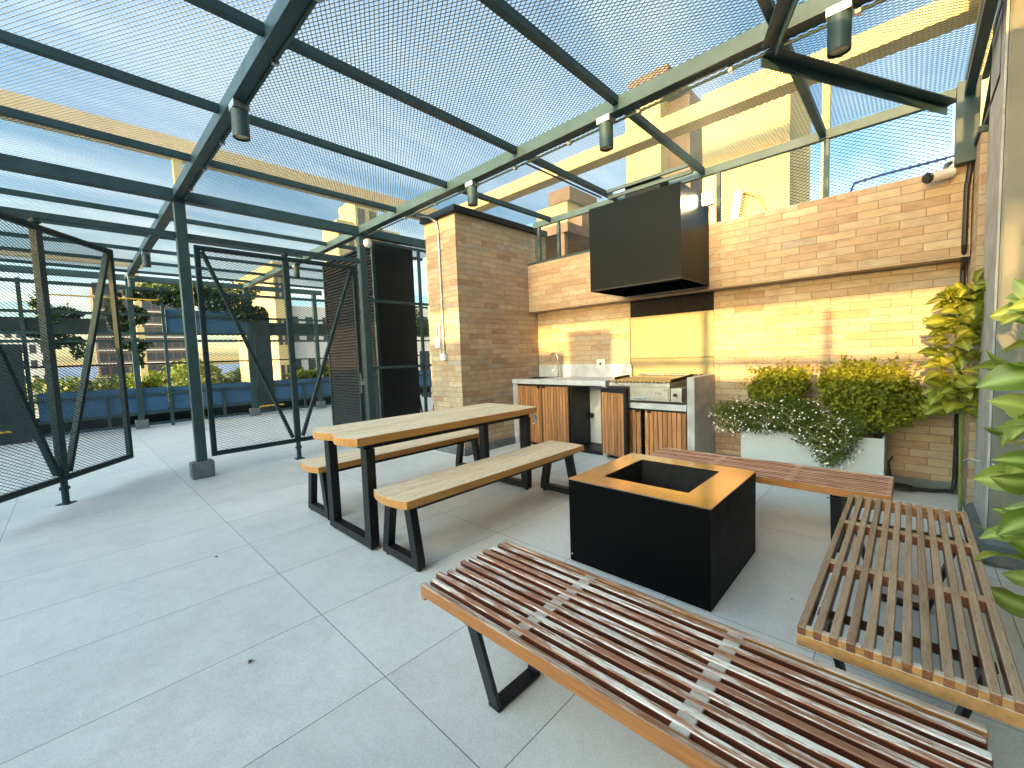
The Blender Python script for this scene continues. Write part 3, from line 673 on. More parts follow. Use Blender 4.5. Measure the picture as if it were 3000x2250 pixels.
MB().tube([(-2.36,4.70,.935), (-1.98,4.70,.935)], .012, 10).tube([(-1.97,4.70,.935), (-1.62,4.70,.935)], .012, 10).build('rear_bar', M['chrome'], gr)
MB().bar((-2.44,4.60,.922), (-2.40,4.20,.918), .018, .03).bar((-1.715,4.66,.930), (-1.74,4.15,.90), .018, .03).build('side_lever', M['soot_and_shade'], gr)
MB().box(-2.478, -2.462, 4.70, 4.725, .894, 1.05).build('prop_bar', M['inox'], gr)
# letters punched in the drawer front
lt = MB(); zc = .775; hh = .020
def seg(x, a, b): lt.bar((x+a[0]*.006, 4.1162, zc+a[1]*hh/2), (x+b[0]*.006, 4.1162, zc+b[1]*hh/2), .0032, .0012, (0,1,0))
for a, b in (((-1,-1),(-1,1)), ((-1,1),(1,1)), ((-1,.1),(.6,.1))): seg(-1.885, a, b)
for a, b in (((-1,-1),(0,1)), ((0,1),(1,-1)), ((-.5,-.3),(.5,-.3))): seg(-1.863, a, b)
for a, b in (((1,1),(-1,1)), ((-1,1),(-1,0)), ((-1,0),(1,0)), ((1,0),(1,-1)), ((1,-1),(-1,-1))): seg(-1.841, a, b)
lt.build('lettering', M['soot_and_shade'], gr)

# ------------------------------------------------------------------ fire pit
fp = thing('fire_pit', 'square black steel fire pit with a satin steel top in the middle of the benches', 'fire pit', (-1.04, 2.34, 0))
x0, x1, y0, y1, zt = -1.435, -.645, 1.955, 2.725, .487
a0, a1, b0, b1 = -1.295, -.803, 2.112, 2.592
MB().box(x0, x1, y0, y0+.006, .004, zt).box(x0, x1, y1-.006, y1, .004, zt).box(x0, x0+.006, y0+.006, y1-.006, .004, zt).box(x1-.006, x1, y0+.006, y1-.006, .004, zt).build('body', M['pitblack'], fp)
MB().box(x0-.002, x1+.002, y0-.002, b0, zt+.001, zt+.006).box(x0-.002, x1+.002, b1, y1+.002, zt+.001, zt+.006).box(x0-.002, a0, b0, b1, zt+.001, zt+.006).box(a1, x1+.002, b0, b1, zt+.001, zt+.006).build('top_plate', M['pittop'], fp)
MB().box(a0, a0+.004, b0, b1, .12, zt).box(a1-.004, a1, b0, b1, .12, zt).box(a0+.004, a1-.004, b0, b0+.004, .12, zt).box(a0+.004, a1-.004, b1-.004, b1, .12, zt).box(a0, a1, b0, b1, .115, .12).build('burner_well', M['soot_and_shade'], fp)
MB().cyl((x0+.012, y0-.002, .045), (x0+.012, y0+.002, .045), .004, n=10).build('screw', M['white'], fp)

# ------------------------------------------------------------------ table and its benches
def slab_top(x0, x1, y0, y1, z0, z1, nb, rough):
    """boards side by side, each with a slightly rounded near end"""
    mb = MB(); w = (x1-x0)/nb
    for k in range(nb):
        a, b = x0+k*w+.0012*(k > 0), x0+(k+1)*w-.0012*(k < nb-1)
        poly = []
        n = 10
        for i in range(n+1):
            t = i/n; x = a+(b-a)*t; poly.append((x, y0+rough*((2*t-1)**2 if nb > 1 else abs(2*t-1)**2.2)))
        for i in range(n+1):
            t = 1-i/n; x = a+(b-a)*t; poly.append((x, y1-rough*.35*((2*t-1)**2)))
        mb.prism(poly, z0, z1)
    return mb
tb = thing('dining_table', 'pale weathered wooden table on black steel frames between two benches', 'table', (-2.78, 2.02, 0), R_(0)); tb['_o'] = (0.,0.,0.)
slab_top(-.335, .335, -.90, .88, .695, .748, 2, .055).build('tabletop', M['pale_wood'], tb, bevel=.005)
def loop_leg(name, parent, y, tw, bw, ztop, t=.06, d=.035):
    """steel loop: two raked legs joined by a floor bar"""
    l = [(-tw,y,ztop), (-bw,y,.02)]; 
    mb = MB().bar((-tw,y,ztop), (-bw,y,.055), d*1.0, t, (1,0,0)).bar((tw,y,ztop), (bw,y,.055), d*1.0, t, (1,0,0)).box(-bw-t*.48, bw+t*.48, y-d/2-.001, y+d/2+.001, .018, .070)
    for s in (-1,1): mb.cyl((s*bw,y,.0), (s*bw,y,.018), .018, n=12)
    return mb.build(name, M['black'], parent, bevel=.003)
loop_leg('leg', tb, -.755, .280, .272, .664, .078, .06); loop_leg('leg', tb, .755, .280, .272, .664, .078, .06)
MB().box(-.30, .30, -.79, -.72, .665, .694).box(-.30, .30, .72, .79, .665, .694).box(.225, .285, -.72, .72, .66, .694).box(-.285, -.225, -.72, .72, .66, .694).build('underframe', M['black'], tb, bevel=.003)
MB().tube([(.345,.80,.69), (.36,.81,.66), (.352,.815,.61), (.335,.80,.60)], [.016,.02,.012,.006], 8).build('bottle_opener', M['galv'], tb, smooth=True)
def wood_bench(label, x, y):
    t = thing('wooden_bench', label, 'bench', (x, y, 0), 0, 'pale wooden benches at the table'); t['_o'] = (0.,0.,0.)
    slab_top(-.185, .185, -.905, .895, .382, .430, 1, .035).build('seat', M['pale_wood'], t, bevel=.005)
    for yy in (-.80, .76): loop_leg('leg', t, yy, .105, .165, .365, .062, .05)
    MB().box(-.145, .145, -.83, -.77, .358, .3815).box(-.145, .145, .73, .79, .358, .3815).box(-.03, .03, -.77, .73, .355, .3815).box(.10, .14, -.77, .73, .350, .3815).build('underframe', M['black'], t, bevel=.003)
    return t
b0_ = wood_bench('pale wooden bench on the near side of the table, facing the fire pit', -2.20, 2.10)
b1_ = copy_tree(b0_); b1_.location = (-3.41, 2.10, 0); b1_['label'] = 'pale wooden bench behind the table, on the gate side'

# ------------------------------------------------------------------ slatted benches round the fire pit
def slat_bench(label, x, y, rz, L, Wd, mat, rail, cross, zt=.42, worn=False, ends=True, seed=1, sw=.021):
    """slats run along local x"""
    q = random.Random(seed)
    t = thing('slatted_bench', label, 'bench', (x, y, 0), rz, 'slatted wooden benches round the fire pit'); t['_o'] = (0.,0.,0.)
    n = 12; p = (Wd-sw)/(n-1); z0 = zt-.045
    mb = MB(); ra = MB()
    for k in range(n):
        yy = -Wd/2+sw/2+k*p
        e0 = -L/2 - (q.uniform(-.006,.018) if worn else 0); e1 = L/2 + (q.uniform(0,.01) if worn else 0)
        zj = q.uniform(-.0015,.0015)
        tgt = ra if (k in (0, n-1) and rail) else mb
        tgt.box(e0, e1, yy-sw/2, yy+sw/2, z0+zj, zt+zj)
        if worn: tgt.box(e0+.0, e0+.022, yy-sw/2+.001, yy+sw/2-.001, z0-.012, z0+zj-.0005)
    mb.build('slats', M[mat], t, bevel=.0025, seg=1)
    if rail: ra.build('outer_rail', M[rail], t, bevel=.0025, seg=1)
    cm = 'worn_wood' if worn else mat
    gaps = [(-Wd/2+sw+k*p+.0008, -Wd/2+(k+1)*p-.0008) for k in range(n-1)]
    for cx in cross:
        mb = MB().box(cx-.021, cx+.021, -Wd/2+.0015, Wd/2-.0015, z0+.004, zt-.0025)
        mb.build('crossbar', M['cross_'+mat], t, bevel=.002, seg=1)
    if ends:
        for s in (-1, 1):
            mb = MB().box(s*(L/2-.011)-.0122, s*(L/2-.011)+.0122, -Wd/2-.001, Wd/2+.001, z0-.014, z0+.021).box(s*(L/2-.012)-.0105, s*(L/2-.012)+.0105, -Wd/2+.0015, Wd/2-.0015, z0+.0215, zt-.0025)
            mb.build('end_bar', M['end_'+mat], t, bevel=.0015, seg=1)
    for s in (-1, 1):
        xx = s*(L/2-.235); d = .052; th = .016
        mb = MB().bar((xx, -Wd/2+.035, z0-.004), (xx, -Wd/2+.125, .012), th, d, (1,0,0)).bar((xx, Wd/2-.035, z0-.004), (xx, Wd/2-.125, .012), th, d, (1,0,0))
        mb.box(xx-d/2, xx+d/2, -Wd/2+.115, Wd/2-.115, .002, .018).box(xx-d/2, xx+d/2, -Wd/2+.02, Wd/2-.02, z0-.022, z0-.0165)
        mb.build('leg', M['black'], t, bevel=.002, seg=1)
    return t
M['cross_worn_wood'] = m_wood('bleached_joint_blocks', (.20,.10,.06), (.34,.20,.12), (.58,.54,.49), (.36,.29,.23), (.12,.08,.06), 'x', (.35,.6), 60, None, .6)
M['cross_grey_wood'] = m_wood('greyed_crossbar', (.13,.04,.02), (.22,.08,.035), (.42,.30,.19), (.28,.17,.09), (.12,.07,.05), 'x', (.35,.65), 40, None, .5)
M['cross_red_wood'] = M['cross_grey_wood']
M['end_grey_wood'] = m_wood('amber_end_bar', (.36,.17,.045), (.52,.27,.085), (.55,.47,.40), (.40,.30,.22), (.15,.1,.06), 'x', (.35,.6), 40, None, .45)
M['end_red_wood'] = M['cross_grey_wood']; M['end_worn_wood'] = M['cross_worn_wood']
slat_bench('long slatted bench nearest the camera with flaking white slats', -.565, 1.032, 0, 1.385, .455, 'worn_wood', 'amber_wood', (-.255, .225), worn=True, ends=False, seed=4, sw=.022)
slat_bench('slatted bench at the right with grey sun-bleached slats and wide gaps', -.008, 2.09, R_(90), 1.42, .42, 'grey_wood_x', None, (.275, -.19), seed=2) if False else None
M['grey_wood_x'] = m_wood('sun_greyed_slats', (.15,.050,.022), (.30,.125,.05), (.43,.32,.225), (.28,.175,.10), (.13,.08,.055), 'x', (.35,.65), 90, .0385, .5)
M['cross_grey_wood_x'] = M['cross_grey_wood']; M['end_grey_wood_x'] = M['end_grey_wood']
slat_bench('slatted bench at the right with grey sun-bleached slats and amber end bars', -.008, 2.10, R_(90), 1.43, .425, 'grey_wood_x', None, (.27, -.20), seed=2)
slat_bench('reddish slatted bench between the fire pit and the white planter', -.755, 3.105, 0, 1.40, .43, 'red_wood', 'amber_wood', (-.23, .235), seed=3, sw=.0175)
# ------------------------------------------------------------------ planter and shrubs by the wall
pb = thing('planter_box', 'long white planter box against the brick wall', 'planter', (-.63, 4.45, 0))
mb = MB().box(-1.13, -.130, 4.245, 4.262, 0, .476).box(-1.13, -.130, 4.700, 4.717, 0, .476).box(-1.13, -1.113, 4.262, 4.700, 0, .476).box(-.147, -.130, 4.262, 4.700, 0, .476)
mb.build('trough', M['white_planter'], pb, bevel=.004)
MB().box(-1.113, -.147, 4.262, 4.700, .40, .435).build('soil', M['soil'], pb)
def blob_leaves(rs, n, blobs, size, upbias=.5):
    """leaves spread through several ellipsoids, denser near their surfaces"""
    C = []; D = []; Nn = []
    wts = np.array([b[3]*b[4]*b[5] for b in blobs])**.67; wts /= wts.sum()
    for b, k in zip(blobs, rs.multinomial(n, wts)):
        d = rs.normal(size=(k,3)); d /= np.linalg.norm(d, axis=1, keepdims=True)
        rad = rs.uniform(.25, 1, size=(k,1))**.45*(1+rs.normal(size=(k,1))*.07)
        c = np.array(b[:3])+d*rad*np.array(b[3:6]); C.append(c)
        nn = d*.7+rs.normal(size=(k,3))*.55+np.array([0,0,upbias]); Nn.append(nn)
        dd = d*.5+rs.normal(size=(k,3))*.8; D.append(dd)
    C, D, Nn = map(np.concatenate, (C, D, Nn))
    return C, D, Nn, rs.uniform(size[0], size[1], len(C))
def shrub(name, label, cat, loc, blobs, n, size, mat, stems=7, seed=0, W=.75, twigs=0, group=None):
    rs = np.random.RandomState(seed)
    t = thing(name, label, cat, loc, group=group)
    C, D, Nn, S = blob_leaves(rs, n, blobs, size)
    # sprigs reaching out of the outline
    ex = []
    for k in range(twigs):
        b = blobs[rs.randint(len(blobs))]; d = rs.normal(size=3); d[2] = abs(d[2])*.9+.15; d /= np.linalg.norm(d)
        p = np.array(b[:3])+d*np.array(b[3:6])*.9
        for j in range(9): ex.append((p+d*.013*j+rs.normal(size=3)*.010, d+rs.normal(size=3)*.7, rs.normal(size=3)+np.array([0,0,.6])))
    if ex:
        C = np.concatenate([C, np.array([e[0] for e in ex])]); D = np.concatenate([D, np.array([e[1] for e in ex])]); Nn = np.concatenate([Nn, np.array([e[2] for e in ex])])
        S = np.concatenate([S, rs.uniform(size[0]*.7, size[1]*.8, len(ex))])
    V, F = leaves_np(C, D, Nn, S, W)
    mesh_np('foliage', V, F, M[mat], t)
    st = MB()
    for k in range(stems):
        b = blobs[k % len(blobs)]; top = np.array(b[:3])+rs.normal(size=3)*np.array(b[3:6])*.45
        p0 = np.array(loc)+np.array([rs.uniform(-.08,.08), rs.uniform(-.04,.04), 0]); m = (p0+top)/2+rs.normal(size=3)*.03
        st.tube([tuple(p0), tuple(m), tuple(top)], [.009,.006,.003], 6)
    if stems: st.build('stems', M['bark'], t)
    return t
shrub('round_shrub', 'smaller rounded green shrub on the left in the white planter', 'shrub', (-.86, 4.48, .43),
      [(-.86,4.47,.83,.22,.17,.20), (-.95,4.46,.90,.13,.12,.13), (-.74,4.46,.90,.12,.12,.14), (-.86,4.42,.70,.20,.15,.14), (-1.03,4.44,.80,.10,.10,.10)], 4300, (.020,.044), 'shrub', seed=11, twigs=46, group='shrubs in the white planter')
shrub('round_shrub', 'larger bushy green shrub on the right in the white planter', 'shrub', (-.26, 4.46, .43),
      [(-.30,4.44,.80,.28,.20,.23), (-.42,4.44,.88,.17,.15,.16), (-.14,4.42,.84,.20,.16,.18), (-.20,4.42,.66,.25,.18,.16), (.0,4.44,.74,.14,.13,.14), (-.32,4.46,.98,.13,.1,.10), (-.10,4.42,.94,.1,.1,.09)], 7600, (.020,.046), 'shrub', seed=12, twigs=80, group='shrubs in the white planter')
fsr = shrub('flowering_plant', 'trailing plant with tiny white flowers spilling over the white planter', 'plant', (-.82, 4.32, .43),
      [(-1.16,4.24,.56,.20,.13,.14), (-.95,4.22,.57,.22,.14,.13), (-.70,4.20,.60,.22,.14,.15), (-.52,4.16,.52,.20,.12,.16), (-.42,4.16,.44,.15,.08,.16), (-.36,4.18,.55,.13,.1,.11), (-.46,4.14,.34,.12,.06,.11), (-.82,4.30,.68,.30,.14,.10), (-1.20,4.24,.64,.18,.12,.09)], 15000, (.013,.030), 'flowerleaf', seed=13, W=.42, twigs=60)
rs = np.random.RandomState(5)
fb = [(-1.16,4.24,.56,.21,.14,.15), (-.95,4.22,.57,.23,.15,.14), (-.70,4.20,.60,.23,.15,.16), (-.52,4.16,.50,.20,.13,.18), (-.44,4.15,.40,.15,.08,.17)]
Vs = []; Fs = []; o = 0; st = MB()
for k in range(250):
    b = fb[rs.choice(5, p=[.2,.2,.2,.22,.18])]; d = rs.normal(size=3); d[1] = -abs(d[1]); d /= np.linalg.norm(d)
    c = np.array(b[:3])+d*np.array(b[3:6])*rs.uniform(.97,1.22)
    nn = d*.6+np.array([0,-.6,.5])+rs.normal(size=3)*.35; nn /= np.linalg.norm(nn); a = np.cross(nn, [0,.3,1]); a /= np.linalg.norm(a); bb = np.cross(nn, a); rr = rs.uniform(.0055,.0095)
    ring = [c+(a*math.cos(t)+bb*math.sin(t))*rr*(1 if i % 2 else .72) for i, t in enumerate(np.linspace(0, 2*math.pi, 11)[:-1])]
    Vs += [c+nn*.003]+ring; Fs += [(o, o+1+i, o+1+(i+1) % 10) for i in range(10)]; o += 11
    if k % 6 == 0:
        q = c-d*.10; st.tube([tuple(q), tuple((q+c)/2+rs.normal(size=3)*.012), tuple(c)], .0013, 4)
for k in range(26):
    b = fb[rs.randint(5)]; p = np.array(b[:3])+np.array([rs.uniform(-.2,.2), -.13, rs.uniform(-.05,.12)]); q = p+np.array([rs.uniform(-.16,.16), -.03, rs.uniform(-.13,.03)])
    st.tube([tuple(p), tuple((p+q)/2+np.array([0,-.02,.03])), tuple(q)], .0015, 4)
tag(mesh_np('flowers', Vs, Fs, M['petal'], fsr), kind='stuff'); tag(st.build('stalks', M['stalk'], fsr), kind='stuff')

# ------------------------------------------------------------------ big-leaved climbers by the column
def climber(label, base, pts, n, size, mat, seed, spread, stake, dirs=(0,-.5,.1), start_at=0.):
    rs = np.random.RandomState(seed)
    t = thing('climbing_plant', label, 'climber', base, group='big-leaved climbers at the right edge')
    pts = [np.array(p, float) for p in pts]
    if stake: MB().tube(stake, .008, 8).build('stake', M['white'], t)
    V = []; F = []; o = 0
    pet = MB().tube([tuple(p) for p in pts], [.010]*(len(pts)-1)+[.005], 8)
    for k in range(n):
        s = (start_at+(1-start_at)*(k+.5)/n)*(len(pts)-1)*.999; i = int(s); p = pts[i]*(1-(s-i))+pts[i+1]*(s-i)
        ang = k*2.4+rs.normal()*.4
        d = np.array([math.cos(ang), math.sin(ang)*.8, rs.normal()*.25])+np.array(dirs)+rs.normal(size=3)*.42; d /= np.linalg.norm(d)
        L = rs.uniform(*size); start = p+d*rs.uniform(.3, 1)*spread+np.array([0,0,rs.normal()*.03])
        pet.tube([tuple(p), tuple((p+start)/2+np.array([0,0,.012])), tuple(start)], .0028, 5)
        up = np.array([-.25,-.75,.70])+rs.normal(size=3)*.62; sd = np.cross(d, up); sd /= np.linalg.norm(sd); up = np.cross(sd, d)
        Wd = L*rs.uniform(.25,.33); droop = rs.uniform(-.1,.75)
        prof = [0,.36,.66,.90,1.0,.90,.55,0]
        nseg = len(prof); rows = []; ph = rs.uniform(0,6.28); wv = rs.uniform(.0,.09)
        for j, w_ in enumerate(prof):
            u_ = j/(nseg-1); c = start+d*L*u_+up*L*(.14*math.sin(u_*math.pi)-droop*u_*u_*.55)
            ea = .28+wv*3*math.sin(j*2.1+ph); eb = .28+wv*3*math.sin(j*2.3-ph); rb = min(1, w_*6)*.0012
            rows.append([c-sd*Wd*w_+up*Wd*w_*ea, c-sd*Wd*w_*.5+up*Wd*w_*.13, c-sd*.0022*min(1,w_*4), c+sd*.0022*min(1,w_*4), c+sd*Wd*w_*.5+up*Wd*w_*.13, c+sd*Wd*w_+up*Wd*w_*eb])
        V += [q for r_2 in rows for q in r_2]
        for j in range(nseg-1):
            for m_ in range(5): a = o+j*6+m_; F.append((a, a+1, a+7, a+6))
        o += nseg*6
    lf = mesh_np('leaves', V, F, M[mat], t, smooth=True)
    ra = lf.data.attributes.new('rib', 'FLOAT', 'POINT'); ra.data.foreach_set('value', np.tile(np.array([.0,.0,1,1,.0,.0], np.float32), len(lf.data.vertices)//6))
    pet.build('stem', M['bigstalk'], t)
    return t
M['bigstalk'] = plain('green_stalk', (.14,.19,.04), .5, var=.1)
climber('climber with yellow sunlit upper leaves beside the brick return', (.24, 4.05, 0), [(.27,4.12,0), (.26,4.08,.4), (.25,4.03,.72), (.22,4.0,.9), (.215,3.97,1.1), (.235,3.95,1.28), (.26,3.93,1.42), (.285,3.93,1.52)], 150, (.09,.165), 'vineleaf', 21, .075, None, (-.2,-.45,.25), .29)
climber('bright green climber with the largest leaves, in front of the plastered column', (.43, 2.32, 0), [(.43,2.32,0), (.42,2.30,.3), (.40,2.26,.6), (.37,2.20,.85), (.36,2.18,1.05), (.385,2.18,1.22), (.40,2.18,1.40)], 70, (.11,.185), 'bigleaf', 27, .085, [(.435,2.36,.0), (.435,2.34,1.3)], (-.62,-.30,.42), .12)
sg = ready(MB().tube([(.283,4.55,.30), (.30,4.1,.42), (.335,3.37,.545), (.42,2.30,.57)], .004, 6), 'tie_string', M['string'], 'white string tied from the corner cable to the climber', 'string')

# dry leaves blown onto the paving
rl = random.Random(9)
def litter(x, y, label):
    L = rl.uniform(.018,.034); a = rl.uniform(0,6.28); c, s_ = math.cos(a), math.sin(a); W = L*.35
    P = [(-L/2,0,.003),(0,-W,.010),(L/2,0,.004),(0,W,.009),(0,0,.0035)]
    v = [(x+px_*c-py_*s_, y+px_*s_+py_*c, pz_) for px_,py_,pz_ in P]
    return ready(MB().add(v+[(a_,b_,c_-.0012) for a_,b_,c_ in v], [(0,1,4),(1,2,4),(2,3,4),(3,0,4),(6,5,9),(7,6,9),(8,7,9),(5,8,9)]), 'dry_leaf', M['dryleaf'], label, 'leaf', 'dry leaves on the paving')
M['dryleaf'] = plain('dry_brown_leaf', (.14,.085,.04), .85, var=.3, scale=40)
for x, y, lab in ((-1.95,.42,'dry leaf alone on the open paving left of the front slatted bench'), (-.30,2.55,'dry leaf on the paving right of the fire pit'), (-1.62,1.42,'dry leaf between the near wooden bench and the front slatted bench'), (-.45,4.05,'dry leaf below the white planter box'), (-3.2,.55,'dry leaf on the paving in front of the table'), (-1.72,3.6,'dry leaf on the paving before the grill')): litter(x, y, lab)

# ------------------------------------------------------------------ camera, cables, conduit
cm = thing('security_camera', 'white security camera on the brick wall top under the end post', 'camera', (.15, 4.5, 2.43))
MB().tube([(.06,4.43,2.405), (.085,4.46,2.412), (.19,4.53,2.437)], [.034,.038,.036], 16).build('body', M['white'], cm, smooth=True)
MB().tube([(.052,4.42,2.402), (.064,4.436,2.406)], [.028,.0385], 16).build('lens', M['rubber'], cm, smooth=True)
MB().tube([(.15,4.50,2.45), (.16,4.53,2.50), (.19,4.58,2.52)], .014, 8).box(.165,.215,4.565,4.603,2.484,2.55).build('bracket', M['galv'], cm)
ready(MB().tube([(.255,4.53,2.60), (.285,4.545,2.50), (.268,4.545,2.30), (.266,4.545,1.90), (.27,4.60,1.81), (.275,4.73,1.74), (.276,4.735,1.0), (.274,4.735,.12), (.262,4.70,.035), (.15,4.66,.022), (-.02,4.62,.02), (-.08,4.64,.02)], .0155, 10), 'corner_cable', M['rubber'], 'black cable running down the corner at the right end of the brick wall', 'cable')
ready(MB().tube([(-.04+.085*math.cos(t)*(1+.1*math.sin(t*.5)), 4.60+.06*math.sin(t), .014+.012*t/6.28) for t in np.linspace(0, 15.5, 60)]+[(-.10,4.66,.10), (-.115,4.66,.22), (-.09,4.68,.26)], .007, 8), 'coiled_hose', M['rubber'], 'thin black hose coiled on the floor beside the white planter', 'hose')
ready(MB().tube([(-.40,4.66,2.49), (-.375,4.66,2.56), (-.20,4.66,2.575), (.24,4.66,2.585)], .010, 8), 'blue_cable', plain('blue_cable_sheath', (.03,.06,.22), .5), 'blue cable looped along the top of the brick wall', 'cable')
cp = thing('wall_conduit', 'thin steel conduit running down the narrow face of the brick pillar', 'conduit', (-4.28, 3.27, 1.3))
MB().tube([(-4.42,3.05,2.965), (-4.36,3.20,2.955), (-4.30,3.262,2.90), (-4.282,3.265,2.80), (-4.272,3.265,1.27)], .012, 10).build('pipe', M['galv'], cp, smooth=True)
mb = MB()
for z in (2.55, 1.95, 1.45): mb.box(-4.30, -4.25, 3.262, 3.279, z-.012, z+.012)
mb.build('clip', M['galv'], cp)
MB().box(-4.325, -4.235, 3.235, 3.279, 1.185, 1.27).build('junction_box', M['white'], cp, bevel=.006)
MB().tube([(-4.36,3.27,1.35), (-4.352,3.262,1.27), (-4.325,3.262,1.215)], .007, 8).build('cable', M['white'], cp)
ap = thing('wifi_antenna', 'white wireless access point with upright aerials on the brick pillar', 'access point', (-4.38, 3.26, 1.42))
MB().box(-4.425, -4.33, 3.235, 3.279, 1.345, 1.475).build('housing', M['white'], ap, bevel=.008)
for x in (-4.412, -4.343): MB().tube([(x,3.256,1.4745), (x,3.256,1.64)], .009, 8).build('aerial', M['white'], ap)

# ------------------------------------------------------------------ planting shelves at the far side of the terrace
FX = -11.3
sh = thing('planter_rack', 'far steel rack that carries planters beyond the gates', 'rack', (FX, 1.2, 0))
mb = MB()
for z0, z1 in ((.05,.10), (.28,.33), (.665,.71), (1.75,1.80), (1.90,1.955)): mb.box(FX-.02, FX+.02, -5.6, 8.6, z0, z1)
mb.build('rails', M['teal'], sh)
for y in (-2.4, -.52, 1.41, 3.02, 5.2, 7.0, 8.4): MB().box(FX-.021, FX+.025, y-.028, y+.028, 0, 2.88).build('upright', M['teal'], sh)
for y in (-1.4, .45, 2.35, 4.1, 6.1): MB().box(FX-.019, FX+.019, y-.022, y+.022, .10, .665).build('short_upright', M['teal'], sh)
MB().box(FX-.03, FX+.03, -5.6, 8.6, 2.28, 2.33).box(FX-.03, FX+.03, -5.6, 8.6, 2.80, 2.86).build('top_rails', M['teal'], sh)
MB().box(FX-.78, FX-.74, -5.6, 8.6, 1.30, 1.335).build('guard_rail', M['black'], sh)
MB().box(FX-.9, FX-.86, -5.6, 8.6, 0, .34).build('back_board', M['black'], sh)
MB().box(FX-.86, FX-.84, -5.6, 8.6, .02, .29).build('shadow_board', M['soot_and_shade'], sh)  # dark board stands in for the shaded void under the planters
def trough(label, y0, y1, z0, z1, mat, d=.5):
    t = thing('trough_planter', label, 'planter', (FX-.03, (y0+y1)/2, z0), group='trough planters on the far rack')
    x1 = FX-.024; x0 = x1-d
    MB().box(x1-.012, x1, y0, y1, z0, z1).box(x0, x0+.012, y0, y1, z0, z1).box(x0+.012, x1-.012, y0, y0+.012, z0, z1).box(x0+.012, x1-.012, y1-.012, y1, z0, z1).box(x0+.012, x1-.012, y0+.012, y1-.012, z0, z0+.012).build('shell', M[mat], t)
    MB().box(x0+.012, x1-.012, y0+.012, y1-.012, z1-.09, z1-.05).build('soil', M['soil'], t)
    return t
trough('deep blue planter on the upper rail, overgrown with ivy', 1.45, 3.0, 1.958, 2.44, 'blue')
trough('long charcoal planter on the upper rail left of the middle post', -5.4, .55, 1.958, 2.20, 'dark_planter')
trough('charcoal planter on the upper rail right of the grey panel', 3.42, 5.1, 1.958, 2.22, 'dark_planter')
trough('charcoal planter on the upper rail seen through the screen beside the pillar', 5.3, 8.5, 1.958, 2.2, 'dark_planter')
trough('low blue planter directly under the ivy planter', 1.45, 2.98, .334, .80, 'blue', .45)
trough('low blue planter left of the middle post', -.45, 1.37, .334, .82, 'blue', .45)
trough('low blue planter right of the grey panel, near the louvred column', 3.42, 5.1, .334, .80, 'blue', .45)
trough('low blue planter seen through the screen beside the brick pillar', 5.3, 8.5, .334, .82, 'blue', .45)
trough('low charcoal planter at the far left behind the open gate', -5.4, -.60, .334, .70, 'dark_planter', .45)
gp = ready(MB().box(FX-.10, FX+.03, 3.06, 3.40, .10, 2.44), 'grey_panel', M['dark_planter'], 'narrow upright grey-teal panel between the blue planters', 'panel')
gp2 = ready(MB().box(FX+.03, FX+.10, -1.05, -.56, .0, 1.72), 'grey_panel', M['dark_planter'], 'narrow dark panel behind the open gate at the left edge', 'panel')
def handle(y0, y1, label):
    return ready(MB().tube([(FX+.05,y0,.20), (FX+.12,y0,.22), (FX+.12,y1,.22), (FX+.05,y1,.20)], .018, 8), 'grab_bar', M['yellow'], label, 'handle', 'yellow handles on the far rack')
handle(3.05, 3.55, 'yellow handle bar low on the rack below the grey panel'); handle(-1.3, -.78, 'yellow handle bar low on the rack at the far left')
yb = ready(MB().box(FX+.02, FX+.06, -.2, 1.35, 2.60, 2.622), 'yellow_bar', M['yellow'], 'thin yellow bar across the top of the far rack beside the middle post', 'bar')
def ivy(label, loc, blobs, n, seed, size=(.04,.085), mat='darkleaf', cat='plant', name='leafy_plant', grp='plants growing on the far rack'):
    return shrub(name, label, cat, loc, blobs, n, size, mat, stems=5, seed=seed, W=.7, twigs=22, group=grp)
ivy('dense dark ivy spilling over the deep blue planter', (FX-.2, 2.2, 2.36), [(FX-.1,1.75,2.70,.25,.30,.22), (FX-.1,2.3,2.66,.25,.35,.26), (FX-.1,2.8,2.60,.25,.32,.24), (FX-.1,3.2,2.44,.2,.22,.18), (FX+.02,2.0,2.84,.2,.45,.12), (FX+.04,2.9,2.36,.10,.30,.14), (FX-.1,1.4,2.7,.2,.2,.18)], 5200, 31)
ivy('upright leafy plant by the far post left of the middle post', (FX-.25, .78, 2.13), [(FX-.2,.72,2.30,.2,.18,.28), (FX-.2,1.02,2.30,.18,.18,.22), (FX-.2,.70,2.62,.15,.14,.14), (FX-.15,1.1,2.74,.2,.26,.14), (FX-.1,.78,2.05,.12,.16,.12)], 2200, 32)
ivy('low leafy plant in the long charcoal planter behind the open gate', (FX-.25, .0, 2.12), [(FX-.2,.0,2.28,.2,.26,.15), (FX-.1,-.15,2.16,.12,.22,.10), (FX-.2,-.32,2.42,.12,.10,.16)], 1000, 33)
ivy('dark leaves hanging below the charcoal planter behind the open gate', (FX-.1, -.1, 1.95), [(FX-.1,-.15,1.78,.14,.25,.14), (FX-.1,.12,1.66,.10,.12,.22), (FX-.1,-.25,1.90,.12,.3,.06)], 850, 34)
ivy('dark leaves hanging below the rail left of the middle post', (FX-.1, .9, 1.95), [(FX-.1,.9,1.72,.12,.3,.13), (FX-.1,1.0,1.5,.08,.07,.25)], 560, 35)
ivy('ivy seen through the screen beside the brick pillar', (FX-.2, 7.4, 2.1), [(FX-.1,7.4,2.55,.25,.4,.35), (FX-.1,7.9,2.2,.25,.45,.30), (FX-.1,7.2,1.95,.2,.4,.25), (FX-.1,7.3,1.55,.12,.25,.3)], 3000, 36)
ivy('grassy plant in the low blue planter right of the grey panel', (FX-.2, 4.4, .74), [(FX-.2,4.2,.90,.15,.45,.10), (FX-.2,4.8,.96,.15,.25,.16)], 520, 37, (.07,.14), 'shrub')
